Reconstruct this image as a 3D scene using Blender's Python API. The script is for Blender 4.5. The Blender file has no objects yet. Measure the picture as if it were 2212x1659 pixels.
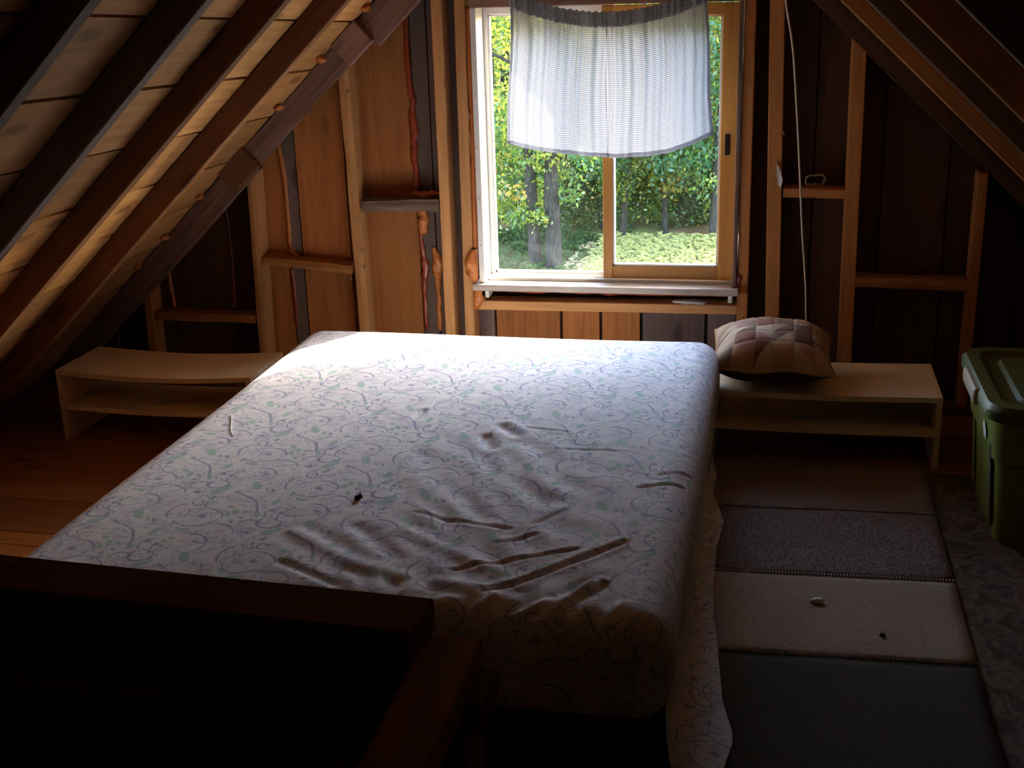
import bpy, bmesh, math, random
import numpy as np
from mathutils import Vector, Matrix, noise as mnoise

random.seed(7); rng = np.random.default_rng(7)
scene = bpy.context.scene
COL = scene.collection
R = math.radians

# ------------------------------------------------------------------ camera
cam_d = bpy.data.cameras.new('camera'); cam = bpy.data.objects.new('camera', cam_d); COL.objects.link(cam)
yaw, pitch, roll = R(12.247), R(18.099), R(-1.7504)
fw = Vector((-math.sin(yaw)*math.cos(pitch), math.cos(yaw)*math.cos(pitch), -math.sin(pitch)))
rt = Vector((math.cos(yaw), math.sin(yaw), 0)); up = rt.cross(fw)
rt2 = rt*math.cos(roll)+up*math.sin(roll); up2 = -rt*math.sin(roll)+up*math.cos(roll)
cam.matrix_world = Matrix(((rt2.x, up2.x, -fw.x, 0), (rt2.y, up2.y, -fw.y, 0), (rt2.z, up2.z, -fw.z, 1.6), (0, 0, 0, 1)))
cam_d.sensor_width = 36; cam_d.lens = 36*2700/2212; cam_d.clip_start = .02; cam_d.clip_end = 300
scene.camera = cam

# ------------------------------------------------------------------ sky, sun, exposure
SUN_AZ, SUN_EL = R(33.5), R(32.2)          # azimuth to the right of the gable axis (+Y), elevation
world = bpy.data.worlds.new('sky'); scene.world = world; world.use_nodes = True
wn = world.node_tree; bg = wn.nodes['Background']
sky = wn.nodes.new('ShaderNodeTexSky'); sky.sky_type = 'NISHITA'; sky.sun_disc = False
sky.sun_elevation = SUN_EL; sky.sun_rotation = SUN_AZ; sky.air_density = 1.0; sky.dust_density = 1.2
wn.links.new(sky.outputs[0], bg.inputs[0]); bg.inputs[1].default_value = 1.35
sun_d = bpy.data.lights.new('sun', 'SUN'); sun_d.energy = 9.0; sun_d.angle = R(.7); sun_d.color = (1, .90, .74)
sun = bpy.data.objects.new('sun', sun_d); COL.objects.link(sun)
sdir = Vector((math.sin(SUN_AZ)*math.cos(SUN_EL), math.cos(SUN_AZ)*math.cos(SUN_EL), math.sin(SUN_EL)))
sun.rotation_euler = sdir.to_track_quat('Z', 'Y').to_euler(); sun.location = sdir*40
vs = scene.view_settings; vs.view_transform = 'Standard'; vs.look = 'None'; vs.gamma = 1; vs.use_curve_mapping = False
vs.exposure = 1.75

# ------------------------------------------------------------------ node helpers
class NT:
    def __init__(s, name):
        s.m = bpy.data.materials.new(name); s.m.use_nodes = True; s.t = s.m.node_tree; s.t.nodes.clear()
        s.out = s.n('ShaderNodeOutputMaterial')
    def n(s, typ, **kw):
        nd = s.t.nodes.new(typ)
        for k, v in kw.items(): setattr(nd, k, v)
        return nd
    def put(s, sock, v):
        if v is None: return
        if isinstance(v, bpy.types.NodeSocket): s.t.links.new(v, sock)
        elif isinstance(v, (tuple, list)) and len(v) == 3 and sock.type == 'RGBA': sock.default_value = (*v, 1)
        else: sock.default_value = v
    def math(s, op, a, b=None, c=None):
        nd = s.n('ShaderNodeMath', operation=op)
        for i, v in enumerate((a, b, c)): s.put(nd.inputs[i], v)
        return nd.outputs[0]
    def vmath(s, op, a, b=None):
        nd = s.n('ShaderNodeVectorMath', operation=op); s.put(nd.inputs[0], a); s.put(nd.inputs[1], b)
        return nd.outputs['Value'] if op in ('DOT_PRODUCT', 'LENGTH', 'DISTANCE') else nd.outputs[0]
    def coord(s, which='Object'): return s.n('ShaderNodeTexCoord').outputs[which]
    def mapping(s, v, scale=(1, 1, 1), loc=(0, 0, 0)):
        nd = s.n('ShaderNodeMapping'); s.put(nd.inputs[0], v); nd.inputs['Scale'].default_value = scale; nd.inputs['Location'].default_value = loc
        return nd.outputs[0]
    def noise(s, v, scale=5, detail=4, rough=.55, dist=0):
        nd = s.n('ShaderNodeTexNoise'); s.put(nd.inputs['Vector'], v); nd.inputs['Scale'].default_value = scale
        nd.inputs['Detail'].default_value = detail; nd.inputs['Roughness'].default_value = rough; nd.inputs['Distortion'].default_value = dist
        return nd.outputs[0]
    def vor(s, v, scale=5, feature='F1'):
        nd = s.n('ShaderNodeTexVoronoi', feature=feature); s.put(nd.inputs['Vector'], v); nd.inputs['Scale'].default_value = scale
        return nd
    def ramp(s, f, stops, interp='LINEAR'):
        nd = s.n('ShaderNodeValToRGB'); s.put(nd.inputs[0], f); cr = nd.color_ramp; cr.interpolation = interp
        while len(cr.elements) < len(stops): cr.elements.new(.5)
        for e, (p, c) in zip(cr.elements, stops): e.position = p; e.color = (*c, 1) if len(c) == 3 else c
        return nd.outputs[0]
    def mix(s, f, a, b, blend='MIX'):
        nd = s.n('ShaderNodeMix', data_type='RGBA', blend_type=blend); s.put(nd.inputs[0], f); s.put(nd.inputs[6], a); s.put(nd.inputs[7], b)
        return nd.outputs[2]
    def bump(s, h, strength=.3, dist=.002):
        nd = s.n('ShaderNodeBump'); s.put(nd.inputs['Height'], h); nd.inputs['Strength'].default_value = strength; nd.inputs['Distance'].default_value = dist
        return nd.outputs[0]
    def bsdf(s, col, rough=.7, nrm=None, metal=0, spec=.3):
        nd = s.n('ShaderNodeBsdfPrincipled'); s.put(nd.inputs['Base Color'], col); s.put(nd.inputs['Roughness'], rough)
        nd.inputs['Metallic'].default_value = metal; nd.inputs['Specular IOR Level'].default_value = spec
        if nrm is not None: s.put(nd.inputs['Normal'], nrm)
        return nd.outputs[0]
    def done(s, sh): s.t.links.new(sh, s.out.inputs[0]); return s.m

def wood(name, c1, c2, c3=None, rough=.75, grain=1.0, knots=True, bump=.25, depth=1.0, hue=(1, .76, .50)):
    """grain runs along the object's local X"""
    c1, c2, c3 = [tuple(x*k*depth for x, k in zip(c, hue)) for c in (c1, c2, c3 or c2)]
    T = NT(name); co = T.coord('Object'); rnd = T.n('ShaderNodeObjectInfo').outputs['Random']
    off = T.n('ShaderNodeCombineXYZ'); 
    for i in range(3): T.put(off.inputs[i], T.math('MULTIPLY', rnd, 17.3+11*i))
    p = T.vmath('ADD', co, off.outputs[0])
    g = T.noise(T.mapping(p, (1.6*grain, 26*grain, 26*grain)), 1.6, 7, .62, .6)
    big = T.noise(T.mapping(p, (1.2, 5, 5)), 1.3, 3, .5, .3)
    col = T.ramp(g, [(.28, c1), (.52, c2), (.75, c3)])
    col = T.mix(T.math('MULTIPLY', big, .45), col, c1)
    # every board its own tone
    tone = T.math('ADD', T.math('MULTIPLY', rnd, .5), .75)
    tn = T.n('ShaderNodeCombineXYZ'); [T.put(tn.inputs[i], tone) for i in range(3)]
    col = T.mix(1.0, col, tn.outputs[0], 'MULTIPLY')
    if knots:
        v = T.vor(T.mapping(p, (2.2, 7, 7)), 1.0); d = v.outputs['Distance']
        k = T.ramp(d, [(.0, (1, 1, 1)), (.10, (.75, .75, .75)), (.17, (0, 0, 0))])
        col = T.mix(T.math('MULTIPLY', k, .75), col, (c1[0]*.3, c1[1]*.25, c1[2]*.22))
    return T.done(T.bsdf(col, rough, T.bump(g, bump, .003)))

M = {}
M['pine'] = wood('pine_lumber', (.30, .145, .055), (.47, .25, .105), (.56, .33, .155), depth=.95)
M['pine_pale'] = wood('pale_pine_lumber', (.40, .235, .115), (.58, .375, .19), (.66, .45, .25), depth=1.12, hue=(1, .78, .58))
M['sheath'] = wood('roof_board_wood', (.36, .20, .085), (.53, .33, .155), (.62, .42, .22), knots=True, depth=1.02, hue=(1, .82, .62))
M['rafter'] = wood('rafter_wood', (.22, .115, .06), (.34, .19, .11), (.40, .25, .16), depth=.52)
M['old'] = wood('weathered_brown_wood', (.115, .07, .055), (.22, .14, .115), (.31, .215, .18), rough=.85, bump=.5, depth=1.25, hue=(1, .88, .82))
M['board_tan'] = wood('tan_wall_board', (.22, .105, .042), (.36, .19, .08), (.43, .25, .115), grain=.7, depth=1.15, hue=(1, .70, .44))
M['board_grey'] = wood('grey_wall_board', (.115, .085, .075), (.19, .145, .13), (.25, .20, .18), grain=.7, depth=.8, hue=(1, .88, .82))
M['board_brown'] = wood('brown_wall_board', (.13, .062, .033), (.21, .105, .055), (.26, .14, .075), grain=.7, depth=.36)  # depth lowered: low light on the outer wall boards is put into the colour
M['floor'] = wood('floor_board_wood', (.25, .10, .035), (.40, .19, .07), (.48, .26, .11), rough=.5, grain=.8, depth=.62)
M['golden'] = wood('golden_sash_wood', (.45, .24, .065), (.60, .36, .115), (.66, .43, .16), rough=.45, knots=False, bump=.1, depth=.85)
M['rail'] = wood('rail_wood', (.17, .07, .035), (.26, .12, .06), (.32, .16, .085))
M['bark'] = wood('bark_edge', (.05, .035, .028), (.15, .105, .08), (.30, .23, .18), rough=.95, knots=False, bump=1.0, hue=(1, .95, .9))
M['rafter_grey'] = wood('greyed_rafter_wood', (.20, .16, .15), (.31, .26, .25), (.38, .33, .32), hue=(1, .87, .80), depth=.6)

def simple(name, col, rough=.6, nz=0, nscale=8, metal=0, spec=.3, bump=0):
    T = NT(name); c = col; nrm = None
    f = T.noise(T.coord('Object'), nscale, 4)
    if nz: c = T.mix(f, tuple(x*(1-nz) for x in col), tuple(min(1, x*(1+nz)) for x in col))
    if bump: nrm = T.bump(f, bump, .004)
    return T.done(T.bsdf(c, rough, nrm, metal, spec))
M['laminate'] = simple('cream_laminate', (.76, .60, .41), .45, .06, 5)
M['laminate_edge'] = simple('laminate_edge', (.52, .44, .33), .5, .1, 8)
M['foam'] = simple('orange_spray_foam', (.50, .16, .035), .42, .35, 40, spec=.5, bump=.6)
M['foam_red'] = simple('red_brown_spray_foam', (.27, .045, .018), .3, .4, 40, spec=.6, bump=.7)
M['whitejamb'] = simple('white_jamb_liner', (.70, .68, .65), .5, .08, 12)
M['sillwood'] = wood('weathered_sill_wood', (.42, .34, .28), (.66, .58, .50), (.74, .68, .60), knots=False, depth=1.0, hue=(1, 1, 1))
M['dark'] = simple('dark_bronze_metal', (.03, .028, .025), .4, .2, 20, metal=.6)
M['nail'] = simple('bright_nail_metal', (.55, .53, .5), .35, .1, 10, metal=.9)
M['cable'] = simple('white_cable_sheath', (.62, .58, .52), .5, .08, 10)
M['tote'] = simple('olive_green_plastic', (.19, .215, .035), .45, .12, 6, spec=.4)
M['tote_lid'] = simple('green_lid_plastic', (.09, .10, .022), .5, .12, 6, spec=.4)
M['grip'] = simple('beige_latch_plastic', (.42, .36, .28), .5, .1, 10)
M['sticker'] = simple('white_sticker', (.8, .78, .75), .6, .05, 10)
M['thread'] = simple('pale_thread', (.75, .73, .7), .8, .1, 10)
M['crumb'] = simple('dark_brown_crumb', (.06, .03, .015), .8, .3, 80)
M['paper'] = simple('pale_paper_scrap', (.55, .5, .45), .8, .2, 30)
M['deck'] = simple('dark_roof_deck', (.06, .04, .03), .9, .2, 4)
M['boxspring'] = simple('brown_box_spring_cloth', (.10, .065, .05), .9, .2, 30)

# ------------------------------------------------------------------ mesh helpers
def link(o, parent=None):
    COL.objects.link(o)
    if parent is not None: o.parent = parent
    return o
def tag(o, label=None, cat=None, group=None, kind=None):
    if label: o['label'] = label
    if cat: o['category'] = cat
    if group: o['group'] = group
    if kind: o['kind'] = kind
    return o
def empty(name, loc=(0, 0, 0), rz=0):
    o = bpy.data.objects.new(name, None); o.location = loc; o.rotation_euler = (0, 0, rz); o.empty_display_size = .1
    return link(o)
def mesh_obj(name, verts, faces, mats, parent=None, smooth=False, mi=None):
    me = bpy.data.meshes.new(name); me.from_pydata([tuple(v) for v in verts], [], faces)
    for m in (mats if isinstance(mats, (list, tuple)) else [mats]): me.materials.append(m)
    if mi is not None: me.polygons.foreach_set('material_index', mi)
    if smooth: me.polygons.foreach_set('use_smooth', [True]*len(me.polygons))
    me.update()
    return link(bpy.data.objects.new(name, me), parent)
def bm_obj(name, bm, mats, parent=None, smooth=False):
    me = bpy.data.meshes.new(name); bm.normal_update(); bm.to_mesh(me); bm.free()
    for m in (mats if isinstance(mats, (list, tuple)) else [mats]): me.materials.append(m)
    if smooth: me.polygons.foreach_set('use_smooth', [True]*len(me.polygons))
    return link(bpy.data.objects.new(name, me), parent)
def box_bm(lx, ly, lz, bevel=.003):
    bm = bmesh.new(); bmesh.ops.create_cube(bm, size=1)
    for v in bm.verts: v.co = Vector((v.co.x*lx, v.co.y*ly, v.co.z*lz))
    if bevel: bmesh.ops.bevel(bm, geom=bm.edges[:], offset=bevel, segments=1, affect='EDGES')
    return bm
def place(o, parent, mat):
    o.matrix_world = mat
    if parent is not None:
        o.parent = parent; o.matrix_parent_inverse = parent.matrix_world.inverted() if parent.matrix_world != Matrix() else Matrix()
    return o
def board(name, p0, p1, w, t, wdir, mat, parent=None, bevel=.003, wobble=0, seed=0):
    """a length of lumber from p0 to p1 (centre line); w along wdir, t along the remaining axis; local X = length"""
    p0, p1 = Vector(p0), Vector(p1); ax = (p1-p0); L = ax.length; ax.normalize()
    wd = Vector(wdir); wd = (wd-ax*wd.dot(ax)).normalized(); td = ax.cross(wd)
    if wobble:
        n = max(4, int(L/.04)); vs_, fs = [], []
        sec = [(-.5, -.5), (0, -.5), (.5, -.5), (.5, 0), (.5, .5), (0, .5), (-.5, .5), (-.5, 0)]
        for i in range(n+1):
            x = -L/2+L*i/n
            for k, (a, b) in enumerate(sec):
                q = Vector((x*7+seed*13, a*3+k, b*3)); d = mnoise.noise(q)*wobble
                cut = .92 if k % 2 == 0 else 1
                vs_.append((x, a*w*cut+(d if a else 0)*(1 if a > 0 else -1), b*t*cut+(d if b else 0)*(1 if b > 0 else -1)))
        for i in range(n):
            for k in range(8): fs.append((i*8+k, i*8+(k+1) % 8, (i+1)*8+(k+1) % 8, (i+1)*8+k))
        fs.append(tuple(range(7, -1, -1))); fs.append(tuple(n*8+k for k in range(8)))
        o = mesh_obj(name, vs_, fs, mat)
    else:
        o = bm_obj(name, box_bm(L, w, t, min(bevel, w*.2, t*.2)), mat)
    c = (p0+p1)/2
    mw = Matrix(((ax.x, wd.x, td.x, c.x), (ax.y, wd.y, td.y, c.y), (ax.z, wd.z, td.z, c.z), (0, 0, 0, 1)))
    return place(o, parent, mw)
def box(name, x0, x1, y0, y1, z0, z1, mat, parent=None, bevel=.002):
    """axis-aligned box in world metres; local X kept along its longest side"""
    d = [x1-x0, y1-y0, z1-z0]; c = Vector(((x0+x1)/2, (y0+y1)/2, (z0+z1)/2)); k = d.index(max(d))
    e = [Vector((1, 0, 0)), Vector((0, 1, 0)), Vector((0, 0, 1))]
    a, b = e[k], e[(k+1) % 3]
    return board(name, c-a*d[k]/2, c+a*d[k]/2, d[(k+1) % 3], d[(k+2) % 3], b, mat, parent, bevel)
def prism(name, poly, y0, y1, mat, parent=None):
    """polygon in XZ pulled from y0 to y1, stored with local X = world Z so the grain runs up"""
    n = len(poly); cx = sum(p[0] for p in poly)/n; cz = sum(p[1] for p in poly)/n
    vs_ = [(z-cz, x-cx, y0-(y0+y1)/2) for x, z in poly]+[(z-cz, x-cx, y1-(y0+y1)/2) for x, z in poly]
    fs = [tuple(range(n-1, -1, -1)), tuple(range(n, 2*n))]+[(i, (i+1) % n, (i+1) % n+n, i+n) for i in range(n)]
    o = mesh_obj(name, vs_, fs, mat)
    mw = Matrix(((0, 1, 0, cx), (0, 0, 1, (y0+y1)/2), (1, 0, 0, cz), (0, 0, 0, 1)))
    return place(o, parent, mw)
def tube(name, pts, rad, mat, parent=None, sides=8, lump=0, seed=0, flat=1.0, smooth=True, sub=4):
    """tube through points, radius per point (number or list), optional lumps; flat squeezes it along Y"""
    P = [Vector(p) for p in pts]; r = rad if isinstance(rad, (list, tuple)) else [rad]*len(P)
    Q, rr = [], []
    for i in range(len(P)-1):
        a, b, c, d = P[max(i-1, 0)], P[i], P[i+1], P[min(i+2, len(P)-1)]
        for j in range(sub):
            t = j/sub
            Q.append(.5*((2*b)+(c-a)*t+(2*a-5*b+4*c-d)*t*t+(3*b-a-3*c+d)*t**3)); rr.append(r[i]*(1-t)+r[i+1]*t)
    Q.append(P[-1]); rr.append(r[-1])
    vs_, fs = [], []
    for i, q in enumerate(Q):
        tn = (Q[min(i+1, len(Q)-1)]-Q[max(i-1, 0)]).normalized()
        u = tn.cross(Vector((0, 1, 0)));  u = (u if u.length > .1 else tn.cross(Vector((1, 0, 0)))).normalized(); v = tn.cross(u)
        for k in range(sides):
            a = 2*math.pi*k/sides; rad_ = rr[i]
            if lump: rad_ *= 1+lump*mnoise.noise(Vector((q.x*45+seed, q.z*45+k*.8, math.cos(a)*1.5+seed)))*1.6
            off = u*math.cos(a)*rad_+v*math.sin(a)*rad_; off.y *= flat
            vs_.append(q+off)
    n = len(Q)
    for i in range(n-1):
        for k in range(sides): fs.append((i*sides+k, i*sides+(k+1) % sides, (i+1)*sides+(k+1) % sides, (i+1)*sides+k))
    fs.append(tuple(range(sides-1, -1, -1))); fs.append(tuple((n-1)*sides+k for k in range(sides)))
    return mesh_obj(name, vs_, fs, mat, parent, smooth)
def blob(name, c, r, mat, parent=None, lump=.35, seed=0):
    bm = bmesh.new(); bmesh.ops.create_icosphere(bm, subdivisions=2, radius=1)
    for v in bm.verts:
        d = 1+lump*mnoise.noise(v.co*1.7+Vector((seed, seed*2, 0)))*1.5
        v.co = Vector((v.co.x*r[0], v.co.y*r[1], v.co.z*r[2]))*d+Vector(c)
    return bm_obj(name, bm, mat, parent, True)

# ------------------------------------------------------------------ the room: dimensions
YW, YB = 4.60, 4.69                 # stud fronts, wall boards
TAN = .95                            # roof pitch
BACK = -1.5
def xl(z, Y, off=0): return -1.525-.037*Y-off+(z-1.2)/TAN      # inner line of the left rafters
def xr(z, Y, off=0): return .80-.0854*Y+off-(z-1.2)/TAN         # inner line of the right rafters
OFF = .115                           # horizontal step from rafter edge to roof boards

# floor ------------------------------------------------------------------
floor = tag(empty('floor'), kind='structure')
ys = [-1.5, -1.28, -1.06, -.84, -.62, -.40, -.18, .04, .26, .48, .70, .92, 1.12, 1.34, 1.56, 1.79, 2.02, 2.24, 2.47, 2.70, 2.93, 3.073, 3.159, 3.40, 3.64, 3.88, 4.12, 4.36, 4.60, 4.74]
for a, b in zip(ys[:-1], ys[1:]):
    segs = [(-3.2, 2.5)] if b > 1.13 else [(-3.2, -1.75), (-.36, 2.5)]
    for s0, s1 in segs:
        box('floor_board', s0, s1, a+.0015, b-.0015, -.03, 0 if b > 0 else 0, M['floor'], floor, .0015)
box('subfloor', -3.25, 2.55, 1.13, 4.74, -.07, -.031, M['deck'], floor, 0)
box('subfloor', -.36, 2.55, -1.5, 1.13, -.07, -.031, M['deck'], floor, 0)
box('subfloor', -3.25, -1.75, -1.5, 1.13, -.07, -.031, M['deck'], floor, 0)
# stairwell below the opening
sw = tag(empty('wall_stairwell'), kind='structure')
for nm, b_ in (('wall_panel', (-1.79, -1.75, -1.5, 1.13, -2.4, -.03)), ('wall_panel', (-.36, -.32, -1.5, 1.13, -2.4, -.03)), ('wall_panel', (-1.79, -.32, 1.13, 1.17, -2.4, -.03)), ('wall_panel', (-1.79, -.32, -1.54, -1.5, -2.4, -.03)), ('landing', (-1.79, -.32, -1.5, 1.15, -2.44, -2.4))):
    box(nm, *b_, M['board_brown'], sw, 0)
for i in range(9): box('stair_tread', -1.74, -.37, .86-i*.24, 1.12-i*.24, -.26-i*.24, -.22-i*.24, M['rail'], sw, .003)

# roof -------------------------------------------------------------------
ceiling = tag(empty('ceiling'), kind='structure')
def ridge(Y, off=0):
    a, b = xl(1.2, Y, off), xr(1.2, Y, off); return (a+b)/2, 1.2+TAN*(b-a)/2
NRM_L = Vector((TAN, 0, -1)).normalized(); NRM_R = Vector((-TAN, 0, -1)).normalized()   # pointing into the room
Y0, Y1 = BACK, 5.42
# roof boards run along the ridge; each is a plank with its own edges
for side in (-1, 1):
    f = xl if side < 0 else xr; nr = NRM_L if side < 0 else NRM_R
    n = -9
    while n < 12:
        za0, za1 = 1.475+.17*n-.043*(0-4.06), 1.475+.17*n-.043*(Y1-4.06)
        def zz(k, Y): return 1.461+.17*k-.043*(Y-4.39)*(1 if side < 0 else .6)
        q = []
        for Y in (Y0, Y1):
            zt = ridge(Y, OFF)[1]
            lo, hi = max(-.12, zz(n, Y)+.0035), min(zt, zz(n+1, Y)-.0035)
            q.append((Y, lo, hi))
        n += 1
        if q[0][2]-q[0][1] < .03 or q[1][2]-q[1][1] < .03: continue
        jig = random.uniform(-.002, .002)
        pts = [Vector((f(z, Y, OFF), Y, z)) for Y, z in ((q[0][0], q[0][1]), (q[1][0], q[1][1]), (q[1][0], q[1][2]), (q[0][0], q[0][2]))]
        pts = [p+nr*jig for p in pts]; c = sum(pts, Vector())/4
        # local frame: X along the board
        ax = (pts[1]-pts[0]).normalized(); w = (pts[3]-pts[0]); w = (w-ax*w.dot(ax)).normalized(); td = ax.cross(w)
        mw = Matrix(((ax.x, w.x, td.x, c.x), (ax.y, w.y, td.y, c.y), (ax.z, w.z, td.z, c.z), (0, 0, 0, 1))); inv = mw.inverted()
        tk = -nr*.02
        vs_ = [inv @ p for p in pts]+[inv @ (p+tk) for p in pts]
        o = mesh_obj('roof_board', vs_, [(3, 2, 1, 0), (4, 5, 6, 7), (0, 1, 5, 4), (1, 2, 6, 5), (2, 3, 7, 6), (3, 0, 4, 7)], M['sheath'])
        place(o, ceiling, mw)
    # weatherproof deck over the boards
    pts = []
    for Y in (Y0-.1, Y1+.02):
        rx, rz = ridge(Y, OFF+.035)
        pts += [Vector((f(-.2, Y, OFF+.035), Y, -.2)), Vector((rx-side*.02, Y, rz+.02))]
    up_ = Vector((0, 0, .03))
    vs_ = pts+[p+up_ for p in pts]
    mesh_obj('roof_deck', vs_, [(0, 1, 3, 2), (4, 6, 7, 5), (0, 4, 5, 1), (2, 3, 7, 6), (0, 2, 6, 4), (1, 5, 7, 3)], M['deck'], ceiling)
RAF = [3.82, 3.22, 2.67, 2.12, 1.55, .98, .42, -.15, -.72, -1.3]
for side in (-1, 1):
    f = xl if side < 0 else xr; nr = NRM_L if side < 0 else NRM_R
    for i, Y in enumerate(RAF):
        if side > 0: Y -= (.06, .05, .03, .04)[i] if i < 4 else 0
        Yc = Y+.024; rx, rz = ridge(Yc)
        dep = OFF*TAN/math.hypot(1, TAN)
        b0 = Vector((f(-.05, Yc), Yc, -.05))-nr*dep/2; b1 = Vector((rx, Yc, rz))-nr*dep/2
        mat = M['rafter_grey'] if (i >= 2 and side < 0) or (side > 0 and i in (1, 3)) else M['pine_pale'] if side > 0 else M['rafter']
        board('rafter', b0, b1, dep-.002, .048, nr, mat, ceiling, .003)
rb0, rb1 = ridge(BACK), ridge(4.6)
board('ridge_board', (rb0[0], BACK, rb0[1]+.06), (rb1[0], 4.6, rb1[1]+.06), .12, .03, (0, 0, 1), M['rafter'], ceiling)

# gable rafters, left one spliced of old lengths with scab blocks
def along(side, z, Y, d): 
    f = xl if side < 0 else xr; nr = NRM_L if side < 0 else NRM_R
    return Vector((f(z, Y), Y, z))-nr*d
Yg = 4.575
gd = OFF*TAN/math.hypot(1, TAN)
board('gable_rafter', along(-1, 1.40, Yg, gd/2-.025), along(-1, 2.14, Yg, gd/2-.025), gd+.045, .055, NRM_L, M['old'], ceiling, wobble=.004, seed=1)
board('gable_rafter', along(-1, .93, Yg+.006, gd/2-.006), along(-1, 1.395, Yg+.006, gd/2-.006), gd+.01, .05, NRM_L, M['old'], ceiling, wobble=.005, seed=2)
board('gable_rafter', along(-1, -.03, Yg+.012, gd/2-.012), along(-1, .925, Yg+.012, gd/2-.012), gd+.02, .05, NRM_L, M['old'], ceiling, wobble=.005, seed=3)
board('gable_rafter', along(1, -.03, Yg, gd/2), along(1, 2.14, Yg, gd/2), gd+.01, .05, NRM_R, M['board_brown'], ceiling, wobble=.003, seed=4)
board('splice_block', along(-1, 1.315, Yg-.04, .028), along(-1, 1.405, Yg-.04, .028), .10, .04, NRM_L, M['old'], ceiling)
board('splice_block', along(-1, .845, Yg-.04, .035), along(-1, .945, Yg-.04, .035), .105, .04, NRM_L, M['rafter'], ceiling)

# gable wall ---------------------------------------------------------------
wall = tag(empty('wall_back'), kind='structure')
def ztop(x, Y=4.7, off=OFF): return min(1.2+TAN*(x-xl(1.2, Y, off)), 1.2-TAN*(x-xr(1.2, Y, off)))
WX0, WX1, WZ0, WZ1 = -1.112, -.135, .472, 1.492       # window unit
rxw = ridge(4.7, OFF)[0]
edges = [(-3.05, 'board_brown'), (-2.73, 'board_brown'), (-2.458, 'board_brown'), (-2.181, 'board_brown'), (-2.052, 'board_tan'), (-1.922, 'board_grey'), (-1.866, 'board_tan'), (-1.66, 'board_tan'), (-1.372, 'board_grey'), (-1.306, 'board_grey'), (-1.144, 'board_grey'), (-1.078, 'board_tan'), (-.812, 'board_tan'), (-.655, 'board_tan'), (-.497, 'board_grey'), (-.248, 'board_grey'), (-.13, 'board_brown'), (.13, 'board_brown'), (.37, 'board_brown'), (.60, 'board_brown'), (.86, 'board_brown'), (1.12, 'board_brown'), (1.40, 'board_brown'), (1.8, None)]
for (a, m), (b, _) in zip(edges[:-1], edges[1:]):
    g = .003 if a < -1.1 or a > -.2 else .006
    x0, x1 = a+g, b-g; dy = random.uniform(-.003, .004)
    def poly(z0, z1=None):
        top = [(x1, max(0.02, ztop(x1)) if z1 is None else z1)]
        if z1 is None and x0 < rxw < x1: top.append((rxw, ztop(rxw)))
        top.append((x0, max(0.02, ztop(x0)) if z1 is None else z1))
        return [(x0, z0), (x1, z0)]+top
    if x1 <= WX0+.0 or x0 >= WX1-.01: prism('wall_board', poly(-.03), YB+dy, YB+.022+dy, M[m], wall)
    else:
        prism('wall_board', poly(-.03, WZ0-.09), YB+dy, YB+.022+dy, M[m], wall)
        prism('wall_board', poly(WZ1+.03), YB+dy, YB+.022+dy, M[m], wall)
# outside cladding behind the boards so that no light leaks through the joints
for nm, pl in (('cladding', [(-3.2, -.2), (WX0-.02, -.2), (WX0-.02, ztop(WX0-.02)+.0), (-3.2+.0, max(-.15, ztop(-3.2)))]),
               ('cladding', [(WX1+.02, -.2), (1.95, -.2), (1.95, -.15), (WX1+.02, ztop(WX1+.02))]),
               ('cladding', [(WX0-.02, -.2), (WX1+.02, -.2), (WX1+.02, WZ0-.03), (WX0-.02, WZ0-.03)]),
               ('cladding', [(WX0-.02, WZ1+.03), (WX1+.02, WZ1+.03), (WX1+.02, ztop(WX1+.02)), (rxw, ztop(rxw)), (WX0-.02, ztop(WX0-.02))])):
    prism(nm, pl, YB+.028, YB+.05, M['deck'], wall)

def stud(xb, xt, zt, w=.042, mat='pine_pale', zb=0.0, y0=YW, dep=.088, wob=0, seed=0):
    return board('stud', (xb, y0+dep/2, zb), (xt, y0+dep/2, zt), w, dep, (1, 0, 0), M[mat], wall, .003, wob, seed)
stud(-2.535, -2.527, .43, .036, 'pine')
stud(-2.040, -2.022, .90, .040, 'pine_pale', wob=.0025, seed=3)
stud(-1.592, -1.613, 1.30, .044, 'pine_pale', wob=.0025, seed=5)
stud(-1.241, -1.240, 1.74, .040, 'pine_pale')
stud(-1.163, -1.150, 1.82, .040, 'pine_pale')
stud(-.110, -.112, 1.80, .040, 'pine')
stud(.008, -.024, 1.70, .052, 'pine')
stud(.272, .262, 1.36, .050, 'pine')
stud(.70, .704, .90, .034, 'pine')
stud(1.10, 1.10, .50, .038, 'rafter')
# header, rough sill and blocking
box('header', -1.13, -.13, YW, YW+.09, 1.53, 1.62, M['old'], wall)
board('rough_sill', (-1.135, YW+.044, .380), (-.128, YW+.044, .385), .088, .036, (0, 1, 0), M['pine_pale'], wall, .003)
board('blocking', (-2.003, YW+.044, .545), (-1.632, YW+.044, .513), .10, .036, (0, 1, 0), M['pine'], wall, wobble=.006, seed=11)
board('blocking', (-1.572, YW+.04, .765), (-1.262, YW+.04, .772), .105, .046, (0, 1, 0), M['bark'], wall, wobble=.012, seed=12)
board('blocking', (-2.50, YW+.044, .300), (-2.062, YW+.044, .297), .09, .034, (0, 1, 0), M['pine'], wall, wobble=.003, seed=13)
board('blocking', (.024, YW+.044, .826), (.242, YW+.044, .822), .088, .034, (0, 1, 0), M['pine'], wall)
board('blocking', (.292, YW+.044, .500), (.685, YW+.044, .494), .088, .042, (0, 1, 0), M['pine'], wall, wobble=.004, seed=14)
board('bottom_plate', (-2.98, YW+.044, .02), (1.6, YW+.044, .02), .09, .038, (0, 1, 0), M['rafter'], wall)
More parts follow.
